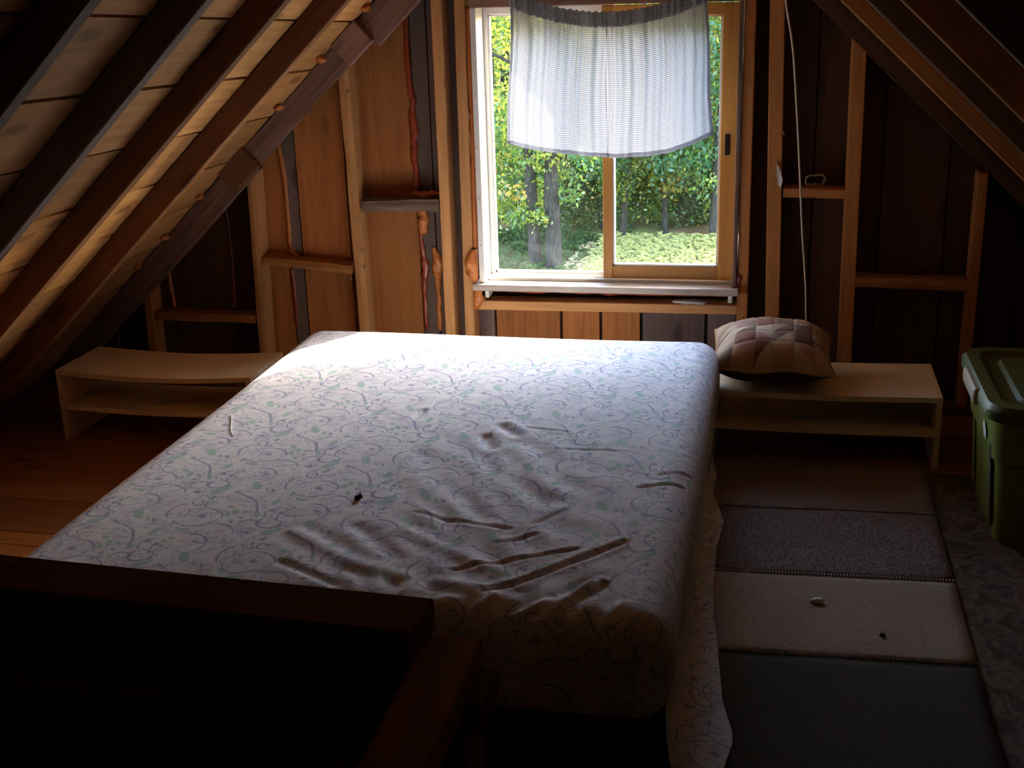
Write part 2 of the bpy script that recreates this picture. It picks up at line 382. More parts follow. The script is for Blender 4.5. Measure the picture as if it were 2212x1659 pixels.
# nails left sticking out of the lumber
for x, y, z in ((-1.60, YW, 1.21), (-1.606, YW, 1.19), (-1.595, YW, .715), (-1.585, YW, .60), (-1.58, YW, .53), (-1.222, YW, 1.22), (-1.99, YW, .51), (-1.638, YW-.004, .49), (.01, YW, 1.05), (-.108, YW, .36), (-2.02, YW, .87)):
    tube('nail', [(x, y+.01, z), (x+.004, y-.014, z-.004), (x+.01, y-.02, z-.014)], .0022, M['nail'], wall, 6, sub=2)
# spray foam
YF = YB-.004
FO = [([(-1.385, YF, 1.50), (-1.383, YF, 1.273), (-1.373, YF, 1.136), (-1.375, YF, .96), (-1.367, YF, .80)], [.006, .011, .013, .012, .014], 'foam_red', .6),
      ([(-1.362, YF, .745), (-1.352, YF, .70), (-1.362, YF, .645)], [.012, .026, .013], 'foam', .5),
      ([(-1.368, YF, .66), (-1.362, YF, .56), (-1.355, YF, .50), (-1.363, YF, .40), (-1.360, YF, .25)], [.008, .010, .014, .008, .006], 'foam_red', .6),
      ([(-1.318, YF, .59), (-1.303, YF, .54), (-1.304, YF, .487), (-1.308, YF, .42), (-1.306, YF, .373), (-1.305, YF, .25)], [.006, .017, .019, .009, .011, .007], 'foam', .6),
      ([(-1.935, YF, 1.03), (-1.918, YF, .87), (-1.916, YF, .684), (-1.918, YF, .60), (-1.90, YF-.006, .565)], [.007, .009, .007, .009, .010], 'foam', .5),
      ([(-1.915, YF-.01, .567), (-1.875, YF-.03, .553)], [.011, .006], 'foam', .5),
      ([(-1.918, YF, .49), (-1.916, YF, .40), (-1.917, YF, .25)], [.006, .007, .005], 'foam_red', .6),
      ([(-2.465, YF, .475), (-2.458, YF, .366), (-2.454, YF, .32)], [.010, .007, .010], 'foam', .5),
      ([(-2.181, YF, .757), (-2.175, YF, .529), (-2.186, YF, .323)], [.003, .004, .007], 'foam_red', .5),
      ([(-2.733, YF, .40), (-2.733, YF, .238), (-2.73, YF, .10)], [.005, .006, .004], 'foam', .5),
      ([(-1.39, YF-.01, .806), (-1.34, YF-.02, .80), (-1.29, YF-.02, .803), (-1.26, YF-.01, .80)], [.010, .015, .011, .012], 'foam', .6),
      ([(-1.124, YW+.02, 1.50), (-1.124, YW+.02, 1.28), (-1.124, YW+.02, 1.10), (-1.128, YW+.02, .90), (-1.128, YW+.02, .72), (-1.128, YW+.015, .60)], [.010, .013, .010, .014, .010, .013], 'foam', .5),
      ([(-1.13, YW-.006, .60), (-1.142, YW-.012, .56), (-1.137, YW-.008, .51), (-1.13, YW-.004, .475)], [.012, .024, .020, .010], 'foam', .5),
      ([(-1.120, YW-.006, .45), (-1.118, YW-.01, .415), (-1.125, YW-.01, .385), (-1.128, YW-.005, .365)], [.014, .020, .018, .008], 'foam', .4),
      ([(-1.10, YW+.05, .44), (-.8, YW+.05, .437), (-.5, YW+.05, .437), (-.14, YW+.05, .44)], [.016, .014, .015, .018], 'foam_red', .5),
      ([(-.126, YW+.02, 1.4), (-.126, YW+.02, 1.0), (-.124, YW+.015, .6), (-.124, YW+.005, .50), (-.125, YW+.01, .47)], [.006, .007, .009, .013, .008], 'foam_red', .5)]
for i, (p, r, m, l) in enumerate(FO): tube('foam_bead', p, r, M[m], wall, 9, l, i*3.1, .8, sub=8)
for i, (z, Y, s) in enumerate(((1.461, 4.50, .020), (1.284, 4.50, .022), (1.113, 4.50, .018), (.772, 4.50, .017), (.612, 4.50, .018), (.488, 4.50, .014))):
    p = along(-1, z-.008, Y, .07)
    blob('foam_blob', p, (s, s*1.3, s*.7), M['foam'], ceiling, .4, i*2.3)
# crumbled insulation on the rough sill
blob('insulation_scrap', (-.30, YW+.03, .405), (.07, .03, .010), M['paper'], wall, .6, 3)

# back wall behind the camera ---------------------------------------------
wf = tag(empty('wall_front'), kind='structure')
x = -3.1
while x < 2.4:
    x1 = min(x+.26, 2.4)
    def zt(xx): return max(.02, min(1.2+TAN*(xx-xl(1.2, BACK, OFF)), 1.2-TAN*(xx-xr(1.2, BACK, OFF))))
    prism('wall_board', [(x+.002, -.03), (x1-.002, -.03), (x1-.002, zt(x1)), (x+.002, zt(x))], BACK-.03, BACK-.005, M['board_brown'], wf); x = x1
prism('cladding', [(-3.3, -.2), (2.6, -.2), (2.6, .0), (ridge(BACK, OFF)[0], ridge(BACK, OFF)[1]+.1), (-3.3, .0)], BACK-.06, BACK-.035, M['deck'], wf)

# ------------------------------------------------------------------ window
win = tag(empty('window_1', (0, 0, 0)), kind='structure')
M['glass'] = None
T = NT('window_glass'); tr = T.n('ShaderNodeBsdfTransparent'); tr.inputs[0].default_value = (.96, .98, .965, 1)
gl = T.n('ShaderNodeBsdfGlossy'); gl.inputs['Roughness'].default_value = .03
lw = T.n('ShaderNodeLayerWeight'); lw.inputs[0].default_value = .5
fr = T.math('ADD', T.math('MULTIPLY', T.math('POWER', lw.outputs['Facing'], 4.0), .5), .02)
mx = T.n('ShaderNodeMixShader'); T.put(mx.inputs[0], fr); T.t.links.new(tr.outputs[0], mx.inputs[1]); T.t.links.new(gl.outputs[0], mx.inputs[2])
dirt = T.n('ShaderNodeBsdfTranslucent'); dirt.inputs[0].default_value = (.85, .85, .85, 1)
dn = T.noise(T.coord('Object'), 7, 5); df = T.ramp(dn, [(.45, (.0002, .0002, .0002)), (.8, (.002, .002, .002))])
m2 = T.n('ShaderNodeMixShader'); T.put(m2.inputs[0], df); T.t.links.new(mx.outputs[0], m2.inputs[1]); T.t.links.new(dirt.outputs[0], m2.inputs[2])
M['glass'] = T.done(m2.outputs[0])
JD0, JD1 = YW-.012, YB+.05
box('jamb', WX0, WX0+.022, JD0, JD1, WZ0, WZ1, M['whitejamb'], win)
box('jamb', WX1-.014, WX1, JD0, JD1, WZ0, WZ1, M['old'], win)
box('head', WX0, WX1, JD0, JD1, WZ1, WZ1+.03, M['old'], win)
box('window_sill', WX0-.022, WX1+.012, YW-.042, JD1+.05, WZ0-.024, WZ0, M['sillwood'], win, .004)
for z in (.62, .80, .99, 1.18, 1.36):
    tube('screw', [(WX0+.010, JD0-.0015, z), (WX0+.010, JD0+.004, z)], .003, M['nail'], win, 8, sub=1)
for x in (WX0+.028, WX1-.02):
    box('sill_bracket', x-.008, x+.008, YW-.01, YW+.05, WZ0-.058, WZ0-.024, M['whitejamb'], win)
def sash(name, x0, x1, z0, z1, y0, y1, st, sb, rb, rt_, mat, label):
    s = empty(name); s.parent = win; s['label'] = label
    box('stile', x0, x0+st, y0, y1, z0, z1, mat, s); box('stile', x1-sb, x1, y0, y1, z0, z1, mat, s)
    box('bottom_rail', x0+st, x1-sb, y0+.001, y1-.001, z0, z0+rb, mat, s); box('top_rail', x0+st, x1-sb, y0+.001, y1-.001, z1-rt_, z1, mat, s)
    ym = (y0+y1)/2; b = .007
    # glazing beads around the pane
    box('glazing_bead', x0+st, x0+st+b, y0+.006, y1-.006, z0+rb, z1-rt_, M['whitejamb'], s, .001); box('glazing_bead', x1-sb-b, x1-sb, y0+.006, y1-.006, z0+rb, z1-rt_, M['whitejamb'], s, .001)
    box('glazing_bead', x0+st, x1-sb, y0+.006, y1-.006, z0+rb, z0+rb+b, M['whitejamb'], s, .001); box('glazing_bead', x0+st, x1-sb, y0+.006, y1-.006, z1-rt_-b, z1-rt_, M['whitejamb'], s, .001)
    box('pane', x0+st-.004, x1-sb+.004, ym-.0015, ym+.0015, z0+rb-.004, z1-rt_+.004, M['glass'], s, 0)
    return s
sash('fixed_sash', WX0+.022, -.60, WZ0+.004, WZ1-.002, YB+.012, YB+.044, .018, .03, .014, .026, M['whitejamb'], 'fixed left sash behind the sliding one')  # white stands in for sun glare put into this wooden sash's colour
ss = sash('sliding_sash', -.638, WX1-.014, WZ0+.014, WZ1-.004, YB-.042, YB-.006, .036, .058, .050, .042, M['golden'], 'golden wooden sliding sash with a dark finger pull')
hp = box('finger_pull', -.190, -.172, YB-.046, YB-.040, .955, 1.030, M['dark'], ss, .002)
box('track', WX0+.022, WX1-.014, YB-.046, YB-.043, WZ0, WZ0+.012, M['whitejamb'], win, .001); box('track', WX0+.022, WX1-.014, YB-.004, YB, WZ0, WZ0+.014, M['whitejamb'], win, .001)

# ------------------------------------------------------------------ curtain
T = NT('gingham_cotton'); uv = T.n('ShaderNodeUVMap', uv_map='cloth').outputs[0]
sp = T.n('ShaderNodeSeparateXYZ'); T.put(sp.inputs[0], uv)
def stripe(v): return T.math('GREATER_THAN', T.math('FRACT', T.math('MULTIPLY', v, 1/.0066)), .64)
su, sv = stripe(sp.outputs[0]), stripe(sp.outputs[1])
k = T.math('MULTIPLY', T.math('ADD', su, sv), .5)
col = T.ramp(k, [(0, (.62, .62, .66)), (.5, (.20, .215, .30)), (1, (.035, .04, .08))], 'LINEAR')
df = T.n('ShaderNodeBsdfDiffuse'); T.put(df.inputs[0], col); tl = T.n('ShaderNodeBsdfTranslucent'); T.put(tl.inputs[0], col)
mx = T.n('ShaderNodeMixShader'); mx.inputs[0].default_value = .40; T.t.links.new(df.outputs[0], mx.inputs[1]); T.t.links.new(tl.outputs[0], mx.inputs[2])
tp = T.n('ShaderNodeBsdfTransparent'); m2 = T.n('ShaderNodeMixShader'); m2.inputs[0].default_value = .06
T.t.links.new(mx.outputs[0], m2.inputs[1]); T.t.links.new(tp.outputs[0], m2.inputs[2]); M['gingham'] = T.done(m2.outputs[0])
cur = tag(empty('curtain', (-.6, 4.5, 1.0)), 'short blue and white gingham curtain sagging across the window', 'curtain'); bpy.context.view_layer.update()
def ctop(x): return 1.455+.078*((x+.60)/.345)**2
CB = np.array([(-.965, 1.018), (-.90, 1.004), (-.849, .993), (-.70, .978), (-.57, .971), (-.46, .976), (-.388, .984), (-.30, 1.012), (-.222, 1.050)])
def cbot(x): return float(np.interp(x, CB[:, 0], CB[:, 1]))
def cy(s, v):
    a = 1-.55*v
    return 4.505+a*(.011*math.sin(s*43+.6*math.sin(s*9))+.006*math.sin(s*97+1.3+2*v)+.004*math.sin(s*171+v*3))+.012*v*math.sin(s*7+1)-.015*v
def cloth_grid(name, u0, u1, v0, v1, nu, nv, mat, ruff=0, dy=0):
    vs_, fs, uvs = [], [], []
    for j in range(nv+1):
        v = v0+(v1-v0)*j/nv
        for i in range(nu+1):
            s = u0+(u1-u0)*i/nu
            xt = -.945+.689*s; xb = -.965+.743*s; vv = max(0, v); x = xt+(xb-xt)*vv**1.3
            zt, zb = ctop(xt), cbot(xb); z = zt+(zb-zt)*v
            x += .004*math.sin(v*6+s*3)*(1 if s < .5 else -1)*(v > .05)
            y = cy(s, v)+dy
            if ruff: y += ruff*math.sin(s*260+math.sin(s*41)*2)*.6-.006; z += ruff*.4*math.sin(s*190+v*40)
            vs_.append((x+.6, y-4.5, z-1.0)); uvs.append((s*1.05, v*.5))
    for j in range(nv):
        for i in range(nu): a = j*(nu+1)+i; fs.append((a, a+1, a+nu+2, a+nu+1))
    o = mesh_obj(name, vs_, fs, mat, cur, True); l = o.data.uv_layers.new(name='cloth')
    li = np.zeros(len(o.data.loops), dtype=np.int32); o.data.loops.foreach_get('vertex_index', li)
    l.data.foreach_set('uv', np.array(uvs, dtype=np.float32)[li].ravel()); return o
cloth_grid('panel', 0, 1, .05, 1, 220, 60, M['gingham'])
cloth_grid('casing', 0, 1, -.03, .075, 300, 8, M['gingham'], .007, -.006); cloth_grid('casing_back', 0, 1, -.03, .075, 300, 6, M['gingham'], .006, .012)
cloth_grid('bottom_hem', .0, 1, .975, 1.004, 220, 2, M['gingham'], 0, -.0025); cloth_grid('side_hem', 0, .014, .05, 1, 2, 60, M['gingham'], 0, -.002); cloth_grid('side_hem', .986, 1, .05, 1, 2, 60, M['gingham'], 0, -.002)
tube('cord', [(-1.02+.6, .0, ctop(-.945)+.03-1.0)]+[(-.945+.689*s+.6, cy(s, 0)*0+.005, ctop(-.945+.689*s)-.012-1.0) for s in (0, .25, .5, .75, 1)]+[(-.18+.6, 0, ctop(-.256)+.03-1.0)], .002, M['cable'], cur, 6)

# ------------------------------------------------------------------ bed
T = NT('floral_sheet'); uv = T.n('ShaderNodeUVMap', uv_map='cloth').outputs[0]
wob = T.n('ShaderNodeTexNoise'); T.put(wob.inputs['Vector'], uv); wob.inputs['Scale'].default_value = 14; wob.inputs['Detail'].default_value = 2
uvw = T.vmath('ADD', uv, T.vmath('MULTIPLY', T.vmath('SUBTRACT', wob.outputs[1], (.5, .5, .5)), (.010, .010, 0)))
TWX, TWY = .2165, .412            # half-drop repeat of the print
sp = T.n('ShaderNodeSeparateXYZ'); T.put(sp.inputs[0], uvw)
fx, fy = sp.outputs[0], sp.outputs[1]
OX, OY = -.91, 3.145               # bed centre: the print is written in room metres
STROKES = [
    (-1.599, 2.755, -1.608, 2.728, -1.591, 2.679, 0.0032),
    (-1.580, 2.676, -1.534, 2.647, -1.495, 2.658, 0.0026),
    (-1.495, 2.658, -1.454, 2.670, -1.410, 2.630, 0.0022),
    (-1.582, 2.711, -1.562, 2.729, -1.534, 2.748, 0.0018),
    (-1.526, 2.749, -1.491, 2.738, -1.467, 2.696, 0.0032),
    (-1.474, 2.690, -1.484, 2.669, -1.512, 2.655, 0.0018),
    (-1.580, 2.784, -1.561, 2.827, -1.516, 2.841, 0.0020),
    (-1.508, 2.856, -1.466, 2.837, -1.430, 2.809, 0.0028),
    (-1.435, 2.819, -1.410, 2.780, -1.399, 2.746, 0.0040),
    (-1.413, 2.683, -1.396, 2.701, -1.368, 2.675, 0.0028),
    (-1.372, 2.684, -1.351, 2.665, -1.362, 2.715, 0.0042),
    (-1.362, 2.715, -1.373, 2.754, -1.364, 2.771, 0.0026),
    (-1.500, 2.808, -1.468, 2.809, -1.431, 2.798, 0.0014),
    (-1.427, 2.820, -1.410, 2.844, -1.384, 2.858, 0.0016),
    (-1.578, 2.790, -1.566, 2.765, -1.551, 2.761, 0.0024),
    (-1.563, 2.797, -1.550, 2.777, -1.551, 2.761, 0.0024),
    (-1.540, 2.773, -1.538, 2.782, -1.521, 2.760, 0.0024),
    (-1.485, 2.606, -1.467, 2.599, -1.445, 2.564, 0.0034),
    (-1.445, 2.564, -1.449, 2.532, -1.477, 2.506, 0.0020),
    (-1.463, 2.595, -1.445, 2.591, -1.433, 2.603, 0.0022),
    (-1.507, 2.537, -1.483, 2.548, -1.447, 2.564, 0.0016),
    (-1.545, 2.501, -1.557, 2.531, -1.550, 2.550, 0.0024),
    (-1.563, 2.512, -1.549, 2.504, -1.516, 2.491, 0.0020),
    (-1.391, 2.642, -1.371, 2.633, -1.365, 2.656, 0.0022),
    (-1.450, 2.664, -1.426, 2.655, -1.407, 2.621, 0.0024),
    (-1.463, 2.628, -1.440, 2.635, -1.420, 2.643, 0.0014),
    (-1.414, 2.751, -1.416, 2.738, -1.432, 2.741, 0.0016),
    (-1.571, 2.738, -1.557, 2.719, -1.562, 2.703, 0.0016),
    (-1.502, 2.727, -1.519, 2.719, -1.525, 2.698, 0.0014),
]
LEAVES = [
    (-1.472, 2.767, 0.0116, 0.0080, 2.39),
    (-1.449, 2.741, 0.0159, 0.0085, 1.87),
    (-1.462, 2.722, 0.0127, 0.0072, 1.81),
    (-1.438, 2.687, 0.0131, 0.0058, 2.10),
    (-1.426, 2.744, 0.0102, 0.0071, 2.37),
    (-1.570, 2.652, 0.0102, 0.0063, -1.57),
    (-1.544, 2.854, 0.0216, 0.0115, -2.45),
    (-1.530, 2.878, 0.0170, 0.0073, -1.35),
    (-1.374, 2.811, 0.0204, 0.0085, -1.73),
    (-1.460, 2.901, 0.0281, 0.0118, 2.07),
    (-1.425, 2.880, 0.0144, 0.0049, 2.03),
    (-1.526, 2.628, 0.0123, 0.0081, 2.95),
    (-1.536, 2.580, 0.0081, 0.0074, 1.80),
    (-1.545, 2.564, 0.0097, 0.0065, 2.48),
    (-1.390, 2.731, 0.0160, 0.0069, -1.24),
    (-1.544, 2.810, 0.0114, 0.0053, 2.60),
    (-1.545, 2.631, 0.0077, 0.0051, 2.41),
    (-1.447, 2.576, 0.0108, 0.0043, 2.77),
]
BUDS = [
    (-1.517, 2.702, 0.0114, 0.0081, 2.76),
    (-1.471, 2.568, 0.0091, 0.0060, 2.94),
    (-1.538, 2.816, 0.0101, 0.0056, -1.71),
    (-1.423, 2.712, 0.0073, 0.0051, 2.90),
    (-1.406, 2.875, 0.0126, 0.0043, 2.03),
    (-1.494, 2.446, 0.0070, 0.0047, 2.48),
    (-1.376, 2.635, 0.0090, 0.0065, 1.96),
    (-1.554, 2.542, 0.0085, 0.0054, -1.61),
    (-1.364, 2.761, 0.0095, 0.0071, 2.60),
    (-1.321, 2.743, 0.0069, 0.0051, 2.52),
]

def local(bx_, by_):
    """offset from the nearest repeat of the point (bx_, by_) of the print"""
    rx = T.math('SUBTRACT', fx, bx_-OX); col = T.math('ROUND', T.math('DIVIDE', rx, TWX))
    dx = T.math('MULTIPLY_ADD', col, -TWX, rx)
    dy = T.math('MULTIPLY_ADD', col, TWY*.5, T.math('SUBTRACT', fy, by_-OY))
    dy = T.math('MULTIPLY_ADD', T.math('ROUND', T.math('DIVIDE', dy, TWY)), -TWY, dy)
    return dx, dy
def arc(x1, y1, x2, y2, x3, y3, w):
    w *= .95
    d = 2*(x1*(y2-y3)+x2*(y3-y1)+x3*(y1-y2)); d = d if abs(d) > 1e-7 else 1e-7
    cx = ((x1*x1+y1*y1)*(y2-y3)+(x2*x2+y2*y2)*(y3-y1)+(x3*x3+y3*y3)*(y1-y2))/d; cy_ = ((x1*x1+y1*y1)*(x3-x2)+(x2*x2+y2*y2)*(x1-x3)+(x3*x3+y3*y3)*(x2-x1))/d
    r = math.hypot(x1-cx, y1-cy_)
    mx_, my_ = x2-cx, y2-cy_; L = math.hypot(mx_, my_); mx_ /= L; my_ /= L
    def ca(x, y): return ((x-cx)*mx_+(y-cy_)*my_)/r
    ch = min(ca(x1, y1), ca(x3, y3), .9995); bx_, by_ = (x1+x3+x2)/3, (y1+y3+y2)/3
    dx, dy = local(bx_, by_); dx = T.math('ADD', dx, bx_-cx); dy = T.math('ADD', dy, by_-cy_)
    dd = T.math('SQRT', T.math('MULTIPLY_ADD', dx, dx, T.math('MULTIPLY', dy, dy)))
    dt = T.math('DIVIDE', T.math('MULTIPLY_ADD', dx, mx_, T.math('MULTIPLY', dy, my_)), T.math('MAXIMUM', dd, .0005))
    wid = T.math('MINIMUM', T.math('MULTIPLY_ADD', dt, w*2.2/(1-ch), -ch*w*2.2/(1-ch)), w)
    return T.math('GREATER_THAN', wid, T.math('ABSOLUTE', T.math('SUBTRACT', dd, r)))
def leaf(cx, cy_, a, b, ang):
    dx, dy = local(cx, cy_); c, s_ = math.cos(ang), math.sin(ang)
    u = T.math('MULTIPLY_ADD', dx, c/a, T.math('MULTIPLY', dy, s_/a)); v = T.math('MULTIPLY_ADD', dy, c/b, T.math('MULTIPLY', dx, -s_/b))
    return T.math('LESS_THAN', T.math('MULTIPLY_ADD', u, u, T.math('MULTIPLY', v, v)), 1.0)
def union(L):
    o = L[0]
    for e in L[1:]: o = T.math('MAXIMUM', o, e)
    return o
stroke = union([arc(*a) for a in STROKES]); lf = union([leaf(*a) for a in LEAVES]); bd = union([leaf(*a) for a in BUDS])
fine = T.noise(T.mapping(uvw, (1, 1, 1)), 34, 2, .5, 1.2)
def hair(sc, dist, w, gs, gt, st):
    v_ = T.noise(T.mapping(uvw, st), sc, 2, .5, dist)
    return T.math('MULTIPLY', T.math('LESS_THAN', T.math('ABSOLUTE', T.math('SUBTRACT', v_, .5)), w), T.math('GREATER_THAN', T.noise(uvw, gs, 1), gt))
fl = T.math('MULTIPLY', T.math('MAXIMUM', hair(34, 1.2, .024, 16, .50, (1, 1, 1)), T.math('MAXIMUM', hair(30, .8, .03, 21, .54, (.6, 1.7, 1)), hair(55, 1.0, .035, 25, .56, (1.5, .8, 1)))), .62)
base = T.mix(T.noise(uv, 9, 3), (.66, .64, .68), (.74, .72, .765))
pinkish = T.math('GREATER_THAN', T.noise(uvw, 11, 2), .60); base = T.mix(T.math('MULTIPLY', pinkish, .25), base, (.68, .56, .58))
c = T.mix(fl, base, (.34, .34, .50)); c = T.mix(T.math('MULTIPLY', lf, .75), c, (.30, .48, .42)); c = T.mix(T.math('MULTIPLY', bd, .75), c, (.27, .25, .43)); c = T.mix(T.math('MULTIPLY', stroke, .78), c, (.27, .27, .45))
M['sheet'] = T.done(T.bsdf(c, .85, T.bump(T.noise(uv, 600, 2), .08, .0005), 0, .2))

BX0, BX1, BY0, BY1, BZ0, BZ1 = -1.655, -.165, 2.13, 4.16, .165, .405
bed = tag(empty('bed', ((BX0+BX1)/2, (BY0+BY1)/2, 0)), 'wide bed with a white floral fitted sheet under the window', 'bed'); bpy.context.view_layer.update()
bc = Vector(((BX0+BX1)/2, (BY0+BY1)/2, (BZ0+BZ1)/2))
# creases: polylines on the top in metres (x, y), height, width
def seg_d(px, py, a, b):
    ab = (b[0]-a[0], b[1]-a[1]); L2 = ab[0]**2+ab[1]**2
    t = np.clip(((px-a[0])*ab[0]+(py-a[1])*ab[1])/L2, 0, 1)
    return np.hypot(px-a[0]-ab[0]*t, py-a[1]-ab[1]*t)
CREASE = CREASE_LIST = [
    ([(-.650, 2.325), (-.560, 2.365), (-.470, 2.42), (-.40, 2.455)], -.006, .007), ([(-.560, 2.235), (-.497, 2.285), (-.405, 2.385), (-.300, 2.505)], -.009, .009),
    ([(-.570, 2.155), (-.53, 2.215)], .009, .012), ([(-.425, 2.150), (-.385, 2.210), (-.345, 2.290)], .010, .012), ([(-.485, 2.165), (-.400, 2.215), (-.325, 2.320)], .008, .012),
    ([(-.80, 2.60), (-.72, 2.565), (-.57, 2.54)], -.005, .007), ([(-.72, 3.19), (-.67, 3.13)], -.008, .018), ([(-.75, 3.10), (-.72, 3.03)], -.008, .018),
    ([(-.52, 2.57), (-.46, 2.66)], -.005, .007), ([(-.58, 2.46), (-.50, 2.52)], -.005, .007), ([(-1.02, 2.30), (-.95, 2.255), (-.88, 2.22)], -.006, .012),
    ([(-.30, 2.815), (-.20, 2.86)], -.005, .007), ([(-.26, 2.90), (-.18, 2.96)], -.005, .006), ([(-.66, 3.19), (-.53, 3.17)], -.004, .005), ([(-.55, 3.04), (-.36, 3.05)], -.004, .005),
    ([(-.98, 3.30), (-.99, 3.22)], -.006, .010), ([(-1.05, 2.45), (-.88, 2.33), (-.75, 2.28)], .006, .02), ([(-.80, 2.50), (-.66, 2.40), (-.55, 2.33)], .005, .02), ([(-.88, 2.95), (-.72, 2.72), (-.62, 2.60)], -.004, .03),
    ([(-.66, 3.02), (-.56, 2.86), (-.50, 2.76)], .004, .03), ([(-.92, 2.50), (-.78, 2.36)], -.006, .02), ([(-.66, 2.27), (-.50, 2.22)], .006, .02), ([(-.70, 2.17), (-.62, 2.19)], .006, .015), ([(-.30, 2.16), (-.27, 2.22)], .006, .014), ([(-.80, 2.17), (-.86, 2.26)], .006, .015)]
def bed_height(x, y):
    h = np.zeros_like(x)
    for pl, a, w in CREASE:
        d = np.min([seg_d(x, y, p, q) for p, q in zip(pl[:-1], pl[1:])], axis=0)
        a = a*.75; h += a*np.exp(-(d/w)**2)-a*.45*np.exp(-((d-1.8*w)/w)**2)
    # soft diagonal puckers in the middle and towards the foot
    m = np.exp(-(((x+.62)/.34)**2+((y-2.62)/.55)**2))
    h += m*.003*np.sin((x*.75+y*.66)*62+3*np.sin(x*9))*np.sin((x*.66-y*.75)*14+1)
    f = np.exp(-((y-2.17)/.12)**2)*np.clip((x+1.5)/.5, 0, 1); h += f*.005*np.sin(x*52+2*np.sin(x*17))
    h += .003*np.sin(x*4+1)*np.sin(y*3.3)
    return h
def rounded_box(name, x0, x1, y0, y1, z0, z1, r, step, mat, parent, hfun=None, zstep=.03):
    hx, hy, hz = (x1-x0)/2, (y1-y0)/2, (z1-z0)/2
    nx, ny, nz = int(2*hx/step), int(2*hy/step), max(3, int(2*hz/zstep))
    # denser samples near the edges so the rounding is smooth
    def axis(h, n, r):
        a = list(np.linspace(-h, -h+r, 7)[:-1])+list(np.linspace(-h+r, h-r, n))+list(np.linspace(h-r, h, 7)[1:]); return np.array(a)
    ax, ay, az = axis(hx, nx, r), axis(hy, ny, r), axis(hz, nz, r)
    V, F, U = [], [], []; off = 0
    def grid(A, B, fn, uvf, flip):
        nonlocal off
        a, b = np.meshgrid(A, B, indexing='ij'); P = fn(a, b); na, nb = a.shape
        V.append(np.stack(P, -1).reshape(-1, 3)); U.append(np.stack(uvf(a, b), -1).reshape(-1, 2))
        idx = np.arange(na*nb).reshape(na, nb)+off; q = np.stack([idx[:-1, :-1], idx[1:, :-1], idx[1:, 1:], idx[:-1, 1:]], -1).reshape(-1, 4)
        F.append(q[:, ::-1] if flip else q); off += na*nb
    o_ = np.ones_like
    grid(ax, ay, lambda a, b: (a, b, o_(a)*hz), lambda a, b: (a, b), False)
    grid(ax, ay, lambda a, b: (a, b, -o_(a)*hz), lambda a, b: (a, b), True)
    grid(ay, az, lambda a, b: (o_(a)*hx, a, b), lambda a, b: (hx+hz-b, a), False)
    grid(ay, az, lambda a, b: (-o_(a)*hx, a, b), lambda a, b: (-hx-hz+b, a), True)
    grid(ax, az, lambda a, b: (a, o_(a)*hy, b), lambda a, b: (a, hy+hz-b), True)
    grid(ax, az, lambda a, b: (a, -o_(a)*hy, b), lambda a, b: (a, -hy-hz+b), False)
    V = np.concatenate(V); U = np.concatenate(U); F = np.concatenate(F)
    h = np.array([hx, hy, hz]); inner = np.clip(V, -(h-r), h-r); d = V-inner; L = np.maximum(np.linalg.norm(d, axis=1, keepdims=True), 1e-9)
    on = L[:, 0] > 1e-6; V = np.where(on[:, None], inner+d/L*r, V)
    C_ = np.array([(x0+x1)/2, (y0+y1)/2, (z0+z1)/2]); Wd = V+C_
    if hfun is not None:
        wt = np.clip((V[:, 2]+hz*.2)/(hz*.8), 0, 1); Wd[:, 2] += hfun(Wd[:, 0], Wd[:, 1])*wt
    me = bpy.data.meshes.new(name); me.from_pydata((Wd-np.array(parent.location)).tolist(), [], F.tolist()); me.materials.append(mat)
    l = me.uv_layers.new(name='cloth'); l.data.foreach_set('uv', U[F.reshape(-1)].astype(np.float32).ravel())
    bm = bmesh.new(); bm.from_mesh(me); bmesh.ops.remove_doubles(bm, verts=bm.verts, dist=.0003); bmesh.ops.recalc_face_normals(bm, faces=bm.faces); bm.to_mesh(me); bm.free()
    me.polygons.foreach_set('use_smooth', [True]*len(me.polygons)); return link(bpy.data.objects.new(name, me), parent)
rounded_box('fitted_sheet', BX0, BX1, BY0, BY1, BZ0, BZ1, .082, .0085, M['sheet'], bed, bed_height, .02)
rounded_box('box_spring', BX0+.02, BX1-.02, BY0+.03, BY1-.02, .0, .172, .03, .08, M['boxspring'], bed)
# dust ruffle along the side by the rug: hangs straight, then spreads out over the floor
YS = np.linspace(2.19, 4.05, 140); outer = np.interp(YS, [2.19, 2.345, 2.388, 2.512, 2.735, 2.919, 3.072, 3.30, 3.493, 3.593, 3.717, 3.853, 4.05], [-.075, -.050, -.052, -.079, -.100, -.121, -.129, -.132, -.120, -.138, -.163, -.158, -.185])
inn = np.interp(YS, [2.19, 2.40, 2.56, 2.73, 2.94, 3.2, 3.6, 4.05], [-.125, -.112, -.130, -.155, -.172, -.178, -.186, -.205])
vs_, fs, uvs = [], [], []
for i, y in enumerate(YS):
    wv = .006*math.sin(y*23)+.004*math.sin(y*51)
    xi, xo = inn[i]+wv*.4, outer[i]
    prof = [(BX1-.016, .19), (BX1-.012+wv*.3, .12), (min(xi, BX1)*.5+(BX1-.01)*.5, .06), (xi, .034), (xi+(xo-xi)*.35, .028+.004*math.sin(y*60)), (xi+(xo-xi)*.7, .0245+.003*math.sin(y*44+1)), (xo, .0215)]
    s = 0
    for k, (x, z) in enumerate(prof):
        vs_.append((x-bed.location.x, y-bed.location.y, z)); s += math.dist(prof[k], prof[k-1]) if k else 0; uvs.append((s+.9, y-3.145))
for i in range(len(YS)-1):
    for k in range(6): a = i*7+k; fs.append((a, a+1, a+8, a+7))
dr = mesh_obj('dust_ruffle', vs_, fs, M['sheet'], bed, True); l = dr.data.uv_layers.new(name='cloth')
